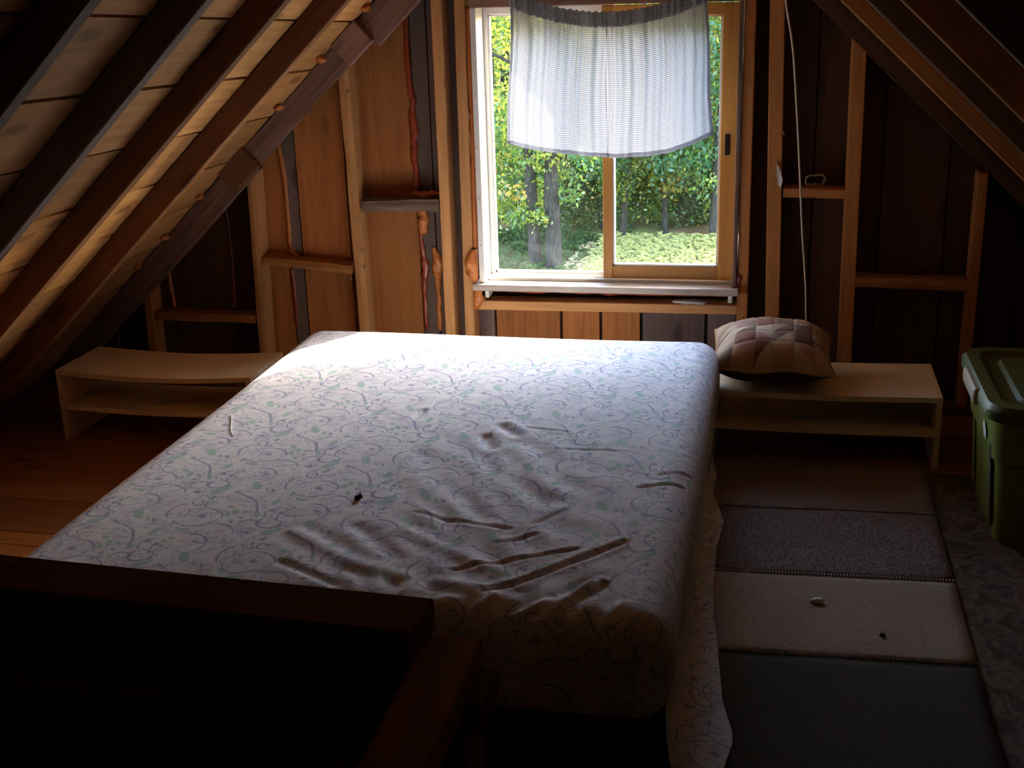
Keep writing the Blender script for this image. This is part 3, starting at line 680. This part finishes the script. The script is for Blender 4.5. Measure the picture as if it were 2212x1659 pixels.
li = np.zeros(len(dr.data.loops), dtype=np.int32); dr.data.loops.foreach_get('vertex_index', li); l.data.foreach_set('uv', np.array(uvs, dtype=np.float32)[li].ravel())

# bits lying on the bed
def topz(x, y): return BZ1+float(bed_height(np.array([x]), np.array([y]))[0])
o = blob('dead_leaf_crumb', (-.965, 2.652, topz(-.965, 2.652)+.005), (.010, .008, .008), M['crumb'], None, .9, 5); tag(o, 'small dark brown crumb lying on the floral sheet', 'crumb')
o = tube('loose_thread', [(-1.533, 3.193, topz(-1.53, 3.19)+.002), (-1.505, 3.13, topz(-1.5, 3.13)+.002), (-1.48, 3.07, topz(-1.48, 3.07)+.002), (-1.454, 3.029, topz(-1.454, 3.03)+.002)], .0013, M['thread'], None, 6); tag(o, 'white loose thread on the left side of the sheet', 'thread')

# ------------------------------------------------------------------ low shelves
def low_shelf(name, x0, x1, y0, y1, H, zm, sag, label, mid_back):
    s = tag(empty(name, ((x0+x1)/2, (y0+y1)/2, 0)), label, 'shelf', 'low white shelf units beside the bed'); bpy.context.view_layer.update()
    t = .018
    def slab(nm, xa, xb, ya, yb, z, sag_):
        n = 16; vs_, fs = [], []
        for i in range(n+1):
            u = i/n; x = xa+(xb-xa)*u; d = -sag_*math.sin(math.pi*u)
            for yy, zz_ in ((ya, z), (yb, z), (yb, z-t), (ya, z-t)): vs_.append((x-s.location.x, yy-s.location.y, zz_+d))
        for i in range(n):
            for k in range(4): fs.append((i*4+k, (i+1)*4+k, (i+1)*4+(k+1) % 4, i*4+(k+1) % 4))
        fs += [(0, 1, 2, 3), (n*4+3, n*4+2, n*4+1, n*4)]
        return mesh_obj(nm, vs_, fs, M['laminate'], s)
    box('side_panel', x0, x0+t, y0, y1, 0, H, M['laminate'], s, .001); box('side_panel', x1-t, x1, y0, y1, 0, H, M['laminate'], s, .001)
    slab('top', x0+t, x1-t, y0+.001, y1-.001, H-.001, sag); slab('middle_shelf', x0+t, x1-t, y0+.012, y1-.004, zm, sag*.7)
    return s
def settle(o): return o
sh1 = low_shelf('low_shelf', -2.568, -1.805, 3.935, 4.25, .272, .135, .016, 'cream laminate low shelf with a sagging empty top, beside the sloping roof', .1)
sh2 = low_shelf('low_shelf', -.196, .556, 4.05, 4.43, .252, .128, .006, 'cream laminate low shelf carrying the patchwork cushion', .1)

# cushion ------------------------------------------------------------------
PC = [simple('tan_patch', (.40, .25, .13), .9, .15, 60), simple('rust_patch', (.25, .095, .05), .9, .15, 60), simple('beige_patch', (.46, .33, .22), .9, .12, 60), simple('taupe_patch', (.26, .17, .115), .9, .15, 60), simple('brown_patch', (.16, .08, .042), .9, .15, 60), simple('rose_patch', (.36, .20, .14), .9, .12, 60), simple('back_cloth', (.10, .035, .025), .9, .1, 40), simple('gold_piping', (.46, .28, .12), .8, .1, 40)]
cu = tag(empty('cushion', (.005, 4.215, .252)), 'brown patchwork cushion resting on the low shelf', 'cushion'); bpy.context.view_layer.update()
N = 110; hw, hd = .205, .19
def cush(u, v, top):
    # pinched corners, bulging middle
    e = max(0, (1-abs(u)**2.6))*max(0, (1-abs(v)**2.6)); b = e**.55
    px = u*hw*(1-.05*(1-v*v)*0+.03*abs(v)**3*0-.06*(1-abs(v)**4)*0); py = v*hd
    px = u*hw*(.93+.07*v*v); py = v*hd*(.93+.07*u*u)
    z = .073+(.112*b if top else -.069*b)+.004*math.sin(u*7+v*5)*b
    # back edge lifted against the wall side, corner ear up on the window side
    z += .035*max(0, v)**1.5
    z += .006*math.sin(u*6)*(1-b)
    return (px, py, z)
rows_ = [-1, -.62, -.28, .08, .42, .74, 1.01]; cols_ = [-1, -.66, -.30, .02, .36, .70, 1.01]
prng = random.Random(4); cmap = {}
for side_top in (True, False):
    vs_, fs, mi = [], [], []
    for j in range(N+1):
        for i in range(N+1):
            u, v = -1+2*i/N, -1+2*j/N
            p = cush(u, v, side_top)
            # seams sink a little
            sd = min([abs(u-c_) for c_ in cols_[1:-1]]+[abs(v-r_) for r_ in rows_[1:-1]])
            dz = -.0022*math.exp(-(sd/.03)**2) if side_top else 0
            vs_.append((p[0], p[1], p[2]+dz))
    for j in range(N):
        for i in range(N):
            u, v = -1+2*(i+.5)/N, -1+2*(j+.5)/N
            ci = max(k for k in range(6) if u >= cols_[k]); ri = max(k for k in range(6) if v >= rows_[k])
            du = (u-cols_[ci])/(cols_[ci+1]-cols_[ci]); dv = (v-rows_[ri])/(rows_[ri+1]-rows_[ri])
            key = (ci, ri); kind = prng.random() if key not in cmap else None
            if key not in cmap: cmap[key] = (kind, prng.sample(range(6), 2))
            kd, (c1_, c2_) = cmap[key]
            second = (kd < .3 and du > dv) or (.3 <= kd < .6 and du+dv > 1)
            a = j*(N+1)+i; f_ = (a, a+1, a+N+2, a+N+1); fs.append(f_ if side_top else f_[::-1]); mi.append((c2_ if second else c1_) if side_top else 6)
    mesh_obj('patchwork_top' if side_top else 'cushion_back', vs_, fs, PC, cu, True, mi)
rim = [cush(-1+2*i/24, -1, True) for i in range(24)]+[cush(1, -1+2*i/24, True) for i in range(24)]+[cush(1-2*i/24, 1, True) for i in range(24)]+[cush(-1, 1-2*i/24, True) for i in range(25)]
tube('piping', rim, .0035, PC[7], cu, 6, sub=1)

# ------------------------------------------------------------------ storage tote
tote = tag(empty('storage_tote', (.86, 3.71, 0)), 'green plastic storage tote with a lid, beside the low shelf', 'tote'); bpy.context.view_layer.update()
def rrect(x0, x1, y0, y1, r, z, n=6):
    pts = []
    for cx, cy_, a0 in ((x1-r, y1-r, 0), (x0+r, y1-r, 90), (x0+r, y0+r, 180), (x1-r, y0+r, 270)):
        for i in range(n+1): a = R(a0+90*i/n); pts.append((cx+r*math.cos(a)-.86, cy_+r*math.sin(a)-3.71, z))
    return pts
def loft(name, rings, mat, parent, cap0=True, cap1=True):
    n = len(rings[0]); vs_ = [p for r_ in rings for p in r_]; fs = []
    for i in range(len(rings)-1):
        for k in range(n): fs.append((i*n+k, i*n+(k+1) % n, (i+1)*n+(k+1) % n, (i+1)*n+k))
    if cap0: fs.append(tuple(range(n-1, -1, -1)))
    if cap1: fs.append(tuple((len(rings)-1)*n+k for k in range(n)))
    o = mesh_obj(name, vs_, fs, mat, parent, True); 
    md = o.modifiers.new('edge', 'EDGE_SPLIT'); md.split_angle = R(40); return o
bx = lambda g: (.652-g, 1.06+g, 3.465-g, 3.955+g)
loft('body', [rrect(*bx(0), .05, .002), rrect(*bx(.004), .055, .02), rrect(*bx(.022), .06, .26), rrect(*bx(.030), .06, .265), rrect(*bx(.040), .065, .405)], M['tote'], tote)
loft('lid', [rrect(*bx(.060), .075, .395), rrect(*bx(.066), .08, .40), rrect(*bx(.066), .08, .425), rrect(*bx(.055), .075, .440), rrect(*bx(.020), .06, .440), rrect(*bx(.010), .055, .425), rrect(*bx(-.03), .04, .425), rrect(*bx(-.04), .035, .436)], M['tote_lid'], tote)
# ribs down the near end and the long side
for y in (3.56, 3.86): board('rib', (.645, y, .03), (.622, y, .36), .03, .012, (0, 1, 0), M['tote'], tote, .004)
board('handle_recess', (.6215, 3.515, .30), (.640, 3.53, .06), .032, .006, (0, 1, 0), M['deck'], tote, .003)
loft('latch', [rrect(.578, .600, 3.60, 3.82, .01, .385), rrect(.574, .604, 3.595, 3.825, .012, .40), rrect(.574, .604, 3.595, 3.825, .012, .425), rrect(.580, .600, 3.60, 3.82, .01, .434)], M['grip'], tote)
mesh_obj('sticker', [(.617-.86, 3.585-3.71, .285), (.613-.86, 3.565-3.71, .315), (.6105-.86, 3.60-3.71, .345), (.613-.86, 3.63-3.71, .320), (.6165-.86, 3.622-3.71, .290)], [(0, 1, 2, 3, 4)], M['sticker'], tote)

# ------------------------------------------------------------------ rugs
def pile(name, c1, c2, c3, scale=220, rough=.95):
    T = NT(name); co = T.coord('Object'); a = T.noise(co, scale, 3, .7); b = T.noise(co, 9, 3)
    col = T.ramp(a, [(.36, c1), (.5, c2), (.66, c3)]); col = T.mix(T.math('MULTIPLY', b, .3), col, c1)
    return T.done(T.bsdf(col, rough, T.bump(a, .6, .004), 0, .1))
RUGM = [pile('mushroom_carpet', (.16, .11, .09), (.24, .175, .15), (.30, .225, .195)), pile('speckled_brown_carpet', (.06, .038, .034), (.20, .14, .12), (.34, .26, .23), 150), pile('beige_carpet', (.26, .18, .125), (.36, .26, .19), (.42, .31, .235), 160), pile('dark_green_grey_carpet', (.044, .034, .022), (.068, .053, .036), (.092, .073, .052))]
rug = tag(empty('sample_rug', (.17, 3.1, 0)), 'long rug stitched from grey, speckled, beige and dark carpet pieces', 'rug'); bpy.context.view_layer.update()
def ruggrid(name, x0, x1, e0, e1, mat, th, seed):
    nx, ny = 24, 16; vs_, fs = [], []
    for j in range(ny+1):
        for i in range(nx+1):
            u, v = i/nx, j/ny; ya, yb = e0[0]+(e0[1]-e0[0])*u, e1[0]+(e1[1]-e1[0])*u; y = ya+(yb-ya)*v; x = x0+(x1-x0)*u
            z = th+.0025*mnoise.noise(Vector((x*6, y*6, seed)))-.004*max(0, abs(2*v-1)**12)
            vs_.append((x-.17, y-3.1, z))
    for j in range(ny):
        for i in range(nx): a = j*(nx+1)+i; fs.append((a, a+1, a+nx+2, a+nx+1))
    # skirt down to the floor
    b = len(vs_); ring = [i for i in range(nx+1)]+[j*(nx+1)+nx for j in range(1, ny+1)]+[ny*(nx+1)+i for i in range(nx-1, -1, -1)]+[j*(nx+1) for j in range(ny-1, 0, -1)]
    for r_ in ring: vs_.append((vs_[r_][0], vs_[r_][1], .0068))
    for k in range(len(ring)): k2 = (k+1) % len(ring); fs.append((ring[k2], ring[k], b+k, b+k2))
    return mesh_obj(name, vs_, fs, mat, rug, True)
ED = [(2.12, 2.15), (2.742, 2.770), (3.178, 3.206), (3.632, 3.652), (4.02, 4.03)]
for i, mat in enumerate((RUGM[3], RUGM[2], RUGM[1], RUGM[0])): ruggrid('carpet_piece', -.22, .507, (ED[i][0]+.002, ED[i][1]+.002), (ED[i+1][0]-.002, ED[i+1][1]-.002), mat, .015, i*3.3)
for i in (1, 2, 3):
    vs_, fs = [], []; n = 84
    for k in range(n):
        u = (k+.5)/n; x = -.22+.727*u; y = ED[i][0]+(ED[i][1]-ED[i][0])*u
        dx = .0014; b = len(vs_); sk = .003*(1 if i == 3 else .5)
        for (a_, c_) in ((-dx, -.004), (dx, -.004), (dx+sk, .004), (-dx+sk, .004)): vs_.append((x+a_-.17, y+c_-3.1, .0175))
        for (a_, c_) in ((-dx, -.004), (dx, -.004), (dx+sk, .004), (-dx+sk, .004)): vs_.append((x+a_-.17, y+c_-3.1, .0125))
        fs += [(b, b+1, b+2, b+3), (b, b+4, b+5, b+1), (b+1, b+5, b+6, b+2), (b+2, b+6, b+7, b+3), (b+3, b+7, b+4, b)]
    tag(mesh_obj('seam_stitching', vs_, fs, M['paper'] if i > 1 else M['crumb'], rug), kind='stuff')
# patterned carpet underneath
T = NT('dark_patterned_carpet'); co = T.coord('Object'); a = T.noise(co, 14, 3, .6, .8); b = T.vor(co, 7); d = T.noise(co, 160, 2)
col = T.ramp(a, [(.38, (.075, .045, .032)), (.5, (.13, .082, .055)), (.56, (.20, .14, .095)), (.62, (.085, .065, .065))])
col = T.mix(T.ramp(b.outputs[0], [(.12, (.6, .6, .6)), (.2, (0, 0, 0))]), col, (.19, .13, .085)); col = T.mix(T.math('MULTIPLY', d, .5), col, (.05, .03, .02))
M['carpet'] = T.done(T.bsdf(col, .95, T.bump(d, .5, .003), 0, .1))
ar = box('patterned_carpet', -.30, 1.62, .30, 4.0, 0.0, .0065, M['carpet'], None, .002); tag(ar, 'dark reddish patterned carpet under the stitched rug and the tote', 'carpet')
o = blob('lint_tuft', (.143, 3.027, .021), (.018, .010, .006), M['thread'], None, .5, 8); tag(o, 'white tuft of lint on the beige rug piece', 'lint')
o = blob('dirt_crumb', (.297, 2.876, .019), (.007, .006, .004), M['crumb'], None, .6, 9); tag(o, 'tiny dark speck of dirt on the beige rug piece', 'crumb')

# ------------------------------------------------------------------ stair railing in the foreground
rl = tag(empty('stair_railing', (-.36, 1.22, 0)), 'wooden guard railing of flat boards around the stair opening', 'railing'); bpy.context.view_layer.update()
board('cap_rail', (-1.80, 1.308, .886), (-.382, 1.236, .882), .084, .040, (0, 1, 0), M['rail'], rl, .002)
board('side_rail', (-.352, -1.3, .843), (-.352, 1.262, .843), .068, .038, (1, 0, 0), M['pine'], rl, .002)
box('post', -.385, -.32, 1.17, 1.255, -.03, .824, M['rail'], rl); box('post', -1.80, -1.72, 1.18, 1.28, 0, .862, M['rail'], rl); box('post', -.385, -.32, -1.3, -1.215, -.03, .824, M['rail'], rl)
box('support_block', -.32, -.296, 1.16, 1.24, .80, .838, M['rail'], rl)
box('under_rail', -1.72, -.385, 1.20, 1.238, .74, .862, M['rail'], rl)
x = -1.72
for i in range(6):
    box('panel_board', x, x+.2035, 1.175, 1.197, -.02, .80, M['board_brown'] if i % 2 else M['rail'], rl, .002); x += .206

# ------------------------------------------------------------------ small things on the right of the wall
o = tube('hanging_cable', [(-.01, 4.585, 1.66), (.007, 4.57, 1.493), (.036, 4.565, 1.34), (.053, 4.565, 1.184), (.075, 4.575, .944), (.095, 4.58, .696), (.116, 4.575, .491), (.124, 4.57, .334), (.13, 4.56, .14), (.14, 4.54, .012)], .0035, M['cable'], None, 8); tag(o, 'thin white electric cable hanging down behind the cushion', 'cable')
o = mesh_obj('paper_scrap', [(-.004, 4.594, .935), (.012, 4.585, .905), (.020, 4.58, .872), (.014, 4.59, .846), (.004, 4.594, .858), (-.002, 4.588, .895), (-.004, 4.596, .935), (.012, 4.589, .905), (.020, 4.584, .872), (.014, 4.594, .846), (.004, 4.597, .858), (-.002, 4.592, .895)], [(0, 1, 5), (1, 2, 4, 5), (2, 3, 4), (6, 11, 7), (7, 11, 10, 8), (8, 10, 9)], M['paper']); tag(o, 'pale torn scrap hanging on the stud right of the window', 'scrap')
pts = [(.135+.030*math.cos(a)*(1+.2*math.sin(2.3*a)), 4.63+.016*math.sin(a*1.3), .868+.020*math.sin(a)+.004*math.sin(3*a)) for a in np.linspace(0, 4*math.pi, 26)]
o = tube('wire_coil', pts, .002, M['nail'], None, 6, sub=2); tag(o, 'loose coil of thin wire on the blocking right of the window', 'wire')

# ------------------------------------------------------------------ outside: ground, trees, ferns
GZ = -2.8
def gz(x, y):
    h = GZ+.10*math.sin(x*.7+y*.3)+.06*math.sin(y*.9)
    if y > 24: h += (y-24)**1.5*.045
    return h
T = NT('forest_floor'); co = T.coord('Object'); a = T.noise(co, .55, 4); b = T.noise(co, 9, 5, .7)
col = T.ramp(a, [(.40, (.16, .085, .04)), (.50, (.26, .17, .07)), (.58, (.22, .26, .07)), (.7, (.30, .34, .10))]); col = T.mix(T.math('MULTIPLY', b, .6), col, (.10, .07, .03))
M['ground'] = T.done(T.bsdf(col, .95, T.bump(b, .8, .05), 0, .1))
nx, ny = 70, 80; vs_, fs = [], []
for j in range(ny+1):
    for i in range(nx+1):
        x, y = -30+54*i/nx, 4.95+70*(j/ny)**1.3; vs_.append((x, y, gz(x, y)+.05*mnoise.noise(Vector((x, y, 0)))))
for j in range(ny):
    for i in range(nx): a = j*(nx+1)+i; fs.append((a, a+1, a+nx+2, a+nx+1))
tag(mesh_obj('ground', vs_, fs, M['ground'], None, True), kind='structure')
def leafmat(name, col, tcol):
    T = NT(name); rnd = T.noise(T.coord('Object'), 3.5, 2); c = T.mix(rnd, tuple(x*.6 for x in col), tuple(min(1, x*1.4) for x in col))
    d = T.n('ShaderNodeBsdfDiffuse'); T.put(d.inputs[0], c); t_ = T.n('ShaderNodeBsdfTranslucent'); t_.inputs[0].default_value = (*tcol, 1)
    g = T.n('ShaderNodeBsdfGlossy'); g.inputs['Roughness'].default_value = .35; g.inputs[0].default_value = (.9, .95, .9, 1)
    m1 = T.n('ShaderNodeMixShader'); m1.inputs[0].default_value = .45; T.t.links.new(d.outputs[0], m1.inputs[1]); T.t.links.new(t_.outputs[0], m1.inputs[2])
    m2 = T.n('ShaderNodeMixShader'); m2.inputs[0].default_value = .03; T.t.links.new(m1.outputs[0], m2.inputs[1]); T.t.links.new(g.outputs[0], m2.inputs[2])
    return T.done(m2.outputs[0])
LM = [leafmat('dark_green_leaf', (.03, .055, .015), (.09, .17, .02)), leafmat('green_leaf', (.05, .085, .02), (.26, .42, .04)), leafmat('yellow_green_leaf', (.10, .12, .02), (.72, .72, .08)), leafmat('autumn_leaf', (.20, .12, .02), (.70, .45, .08)), leafmat('blue_green_leaf', (.035, .085, .045), (.10, .27, .10))]
T = NT('tree_bark'); b = T.noise(T.mapping(T.coord('Object'), (9, 9, 2)), 3, 5, .7); M['trunk'] = T.done(T.bsdf(T.ramp(b, [(.3, (.012, .010, .008)), (.55, (.035, .029, .024)), (.75, (.085, .075, .065))]), .95, T.bump(b, .8, .03), 0, .1))
def foliage(name, C_, Rr, n, size, mix_, parent, clumps=40, hollow=.3):
    cc = rng.normal(size=(clumps, 3)); cc /= np.linalg.norm(cc, axis=1, keepdims=True); cc *= (hollow+(1-hollow)*rng.random((clumps, 1))**.5)
    k = rng.integers(0, clumps, n); p = cc[k]+rng.normal(size=(n, 3))*.17; p = p*np.array(Rr)+np.array(C_)
    nr = rng.normal(size=(n, 3))+np.array([0, -.3, .9]); nr /= np.linalg.norm(nr, axis=1, keepdims=True)
    t = np.cross(nr, rng.normal(size=(n, 3))); t /= np.linalg.norm(t, axis=1, keepdims=True); b = np.cross(nr, t)
    s = size*(.6+.8*rng.random((n, 1)))
    V = np.stack([p-t*s*.62, p+b*s*.34-nr*s*.05, p+t*s*.62-nr*s*.12, p-b*s*.34-nr*s*.05], 1).reshape(-1, 3)-np.array(parent.location)
    me = bpy.data.meshes.new(name); me.vertices.add(4*n); me.vertices.foreach_set('co', V.astype(np.float32).ravel())
    me.loops.add(4*n); me.loops.foreach_set('vertex_index', np.arange(4*n, dtype=np.int32)); me.polygons.add(n); me.polygons.foreach_set('loop_start', np.arange(0, 4*n, 4, dtype=np.int32))
    for m_ in LM: me.materials.append(m_)
    cl = rng.choice(len(LM), size=clumps, p=mix_); mi = np.where(rng.random(n) < .7, cl[k], rng.choice(len(LM), size=n, p=mix_)); me.polygons.foreach_set('material_index', mi.astype(np.int32)); me.update(calc_edges=True)
    return tag(link(bpy.data.objects.new(name, me), parent), kind='stuff')
def tree(x, y, h, r, lean, crown, n, size, mix_, label, group='trees at the forest edge', name='forest_tree', nb=4):
    z0 = gz(x, y)-.1; t_ = tag(empty(name, (x, y, z0)), label, 'tree', group); bpy.context.view_layer.update()
    prng = random.Random(int(x*100)+int(y*37))
    tube('trunk', [(0, 0, 0), (lean*.25, 0, h*.25), (lean*.5+.05, 0, h*.5), (lean, .05, h)], [r*1.25, r, r*.8, r*.3], M['trunk'], t_, 10, .12, x)
    for i in range(nb):
        f_ = .25+.6*i/nb+prng.random()*.08; a = prng.random()*6.28; L = h*(.16+.12*prng.random()); bx_ = lean*f_
        tube('branch', [(bx_, 0, h*f_), (bx_+math.cos(a)*L*.5, math.sin(a)*L*.5, h*f_+L*.25), (bx_+math.cos(a)*L, math.sin(a)*L, h*f_+L*.38)], [r*.35, r*.22, r*.08], M['trunk'], t_, 6)
    for (dx, dz, rx, ry, rz, fr_) in crown: foliage('foliage', (x+dx, y, z0+dz), (rx, ry, rz), int(n*fr_*1.6), size, mix_, t_, max(8, int(70*fr_)))
    return t_
for i, (x, y) in enumerate(((-6.6, 22.6), (-5.3, 22.9), (-4.2, 21.9), (-3.1, 22.4), (-2.45, 23.2), (-1.75, 22.6), (-1.05, 23.1), (-.3, 22.5), (.7, 23.1))):
    z0 = gz(x, y); sh = tag(empty('forest_shrub', (x, y, z0)), ('dense green shrub at the foot of the forest edge', 'yellowing shrub at the foot of the forest edge', 'dark green shrub at the foot of the forest edge')[i % 3], 'shrub', 'shrubs below the forest trees'); bpy.context.view_layer.update()
    for k in range(5): tube('stem', [(0, 0, -.05), (.12*math.sin(k*1.3+i), .1*math.cos(k*1.3), .6), (.3*math.sin(k*1.3+i), .2*math.cos(k*1.3), 1.5)], [.02, .015, .006], M['trunk'], sh, 6)
    foliage('foliage', (x, y, z0+.85), (.8, .55, 1.0), 9000, .055, ([.3, .35, .2, .05, .1], [.2, .3, .25, .2, .05], [.45, .3, .1, .05, .1])[i % 3], sh, 60, .1)
GR, YG, AU, DK, BL = [.25, .40, .2, .05, .10], [.12, .33, .38, .10, .07], [.12, .28, .28, .25, .07], [.5, .3, .1, .02, .08], [.2, .25, .1, .02, .43]
tree(-3.36, 18.9, 8.5, .105, -.15, [(0, 5.2, 1.5, 1.2, 1.6, .6), (.3, 2.6, .9, .8, .8, .25), (-.2, 1.3, .7, .6, .5, .15)], 4200, .066, GR, 'thick dark trunk in the middle of the left pane')
tree(-3.66, 19.0, 8.0, .085, -.35, [(-.2, 4.8, 1.3, 1.0, 1.5, .6), (-.3, 2.4, .8, .7, .7, .4)], 3200, .066, YG, 'slimmer dark trunk leaning left next to the thick one')
tree(-4.75, 20.2, 6.5, .05, .3, [(0, 3.6, 1.3, 1.0, 1.6, .7), (.2, 1.4, 1.0, .9, .9, .3)], 5200, .066, YG, 'bushy young tree at the left jamb of the window')
tree(-2.62, 21.5, 6.0, .045, .5, [(.2, 3.7, 1.1, 1.0, 1.4, .6), (.2, 1.7, .9, .9, .9, .4)], 4600, .066, GR, 'thin young tree behind the sash stile')
tree(-1.90, 22.0, 6.2, .045, -.2, [(0, 3.3, 1.15, 1.0, 1.3, .6), (0, 1.7, .9, .8, .7, .4)], 5200, .066, AU, 'yellowing young tree in the middle of the right pane')
tree(-1.05, 21.4, 6.5, .05, .15, [(0, 3.6, 1.1, 1.0, 1.6, .55), (-.1, 1.9, 1.1, .9, .9, .45)], 6000, .066, BL, 'blue-green broadleaf tree at the right pane edge')
tree(-.15, 21.8, 6.5, .05, .1, [(0, 3.4, 1.2, 1.1, 1.8, 1)], 3800, .09, GR, 'green tree hidden mostly by the right window stile')
tree(-5.9, 21.5, 6.5, .06, .1, [(0, 3.4, 1.3, 1.1, 1.9, 1)], 3600, .09, GR, 'green tree past the left edge of the window')
BACKROW = [(-8.6, 25.0, GR), (-7.0, 26.0, YG), (-5.5, 25.2, DK), (-4.2, 26.4, GR), (-3.0, 25.5, YG), (-1.8, 26.2, DK), (-.6, 25.4, GR), (.8, 26.0, YG), (2.2, 25.4, GR)]
for i, (x, y, mx_) in enumerate(BACKROW):
    tree(x, y, 8.5, .09, random.uniform(-.4, .4), [(0, 4.6, 1.5, 1.1, 2.0, .6), (0, 1.9, 1.3, 1.0, 1.3, .4)], 5200, .09, mx_, {id(GR): 'mid green leafy tree standing in the second row of the forest', id(YG): 'yellow green leafy tree standing in the second row of the forest', id(DK): 'dark green leafy tree standing in the second row of the forest'}[id(mx_)], 'second row of the forest', nb=3)
for i in range(7):
    x = -13+i*2.7; tree(x, 31+1.5*math.sin(i*2.1), 10, .12, random.uniform(-.5, .5), [(0, 4.6, 1.9, 1.2, 3.6, 1)], 5200, .14, DK if i % 2 else GR, 'tall dark tree deep in the forest', 'deep forest trees', nb=2)
# ferns and tall grass in the sunny clearing
FM = [leafmat('pale_fern', (.30, .28, .10), (.62, .58, .22)), leafmat('dry_grass', (.42, .33, .17), (.66, .55, .32))]
def blades(name, x0, x1, y0, y1, n, L, mat):
    p = np.stack([rng.uniform(x0, x1, n), rng.uniform(y0, y1, n)], 1); z = np.array([gz(a_, b_) for a_, b_ in p])
    a = rng.uniform(0, 6.28, n); l = L*(.5+rng.random(n)); dx, dy = np.cos(a)*l*.75, np.sin(a)*l*.75; w = .006+.008*rng.random(n); px, py = -np.sin(a)*w, np.cos(a)*w
    V = np.stack([np.stack([p[:, 0]-px, p[:, 1]-py, z], 1), np.stack([p[:, 0]+px, p[:, 1]+py, z], 1), np.stack([p[:, 0]+dx*.5+px*1.4, p[:, 1]+dy*.5+py*1.4, z+l*.75], 1), np.stack([p[:, 0]+dx, p[:, 1]+dy, z+l*.78], 1), np.stack([p[:, 0]+dx*.5-px*1.4, p[:, 1]+dy*.5-py*1.4, z+l*.75], 1)], 1).reshape(-1, 3)
    return mesh_obj(name, V.tolist(), [(5*i, 5*i+1, 5*i+2, 5*i+3, 5*i+4) for i in range(n)], mat)
tag(blades('ferns', -2.9, 1.5, 18.2, 21.3, 15000, .17, FM[0]), 'pale sunlit ferns on the ground outside the right pane', 'ferns', kind='stuff')
tag(blades('dry_grass', -3.2, 2.0, 17.5, 20.8, 9000, .14, FM[1]), 'dry straw-coloured grass at the clearing edge', 'grass', kind='stuff')
tag(blades('undergrowth', -8, -3.0, 18.0, 21.5, 4500, .16, LM[0]), 'green undergrowth around the tree bases outside the left pane', 'undergrowth', kind='stuff')
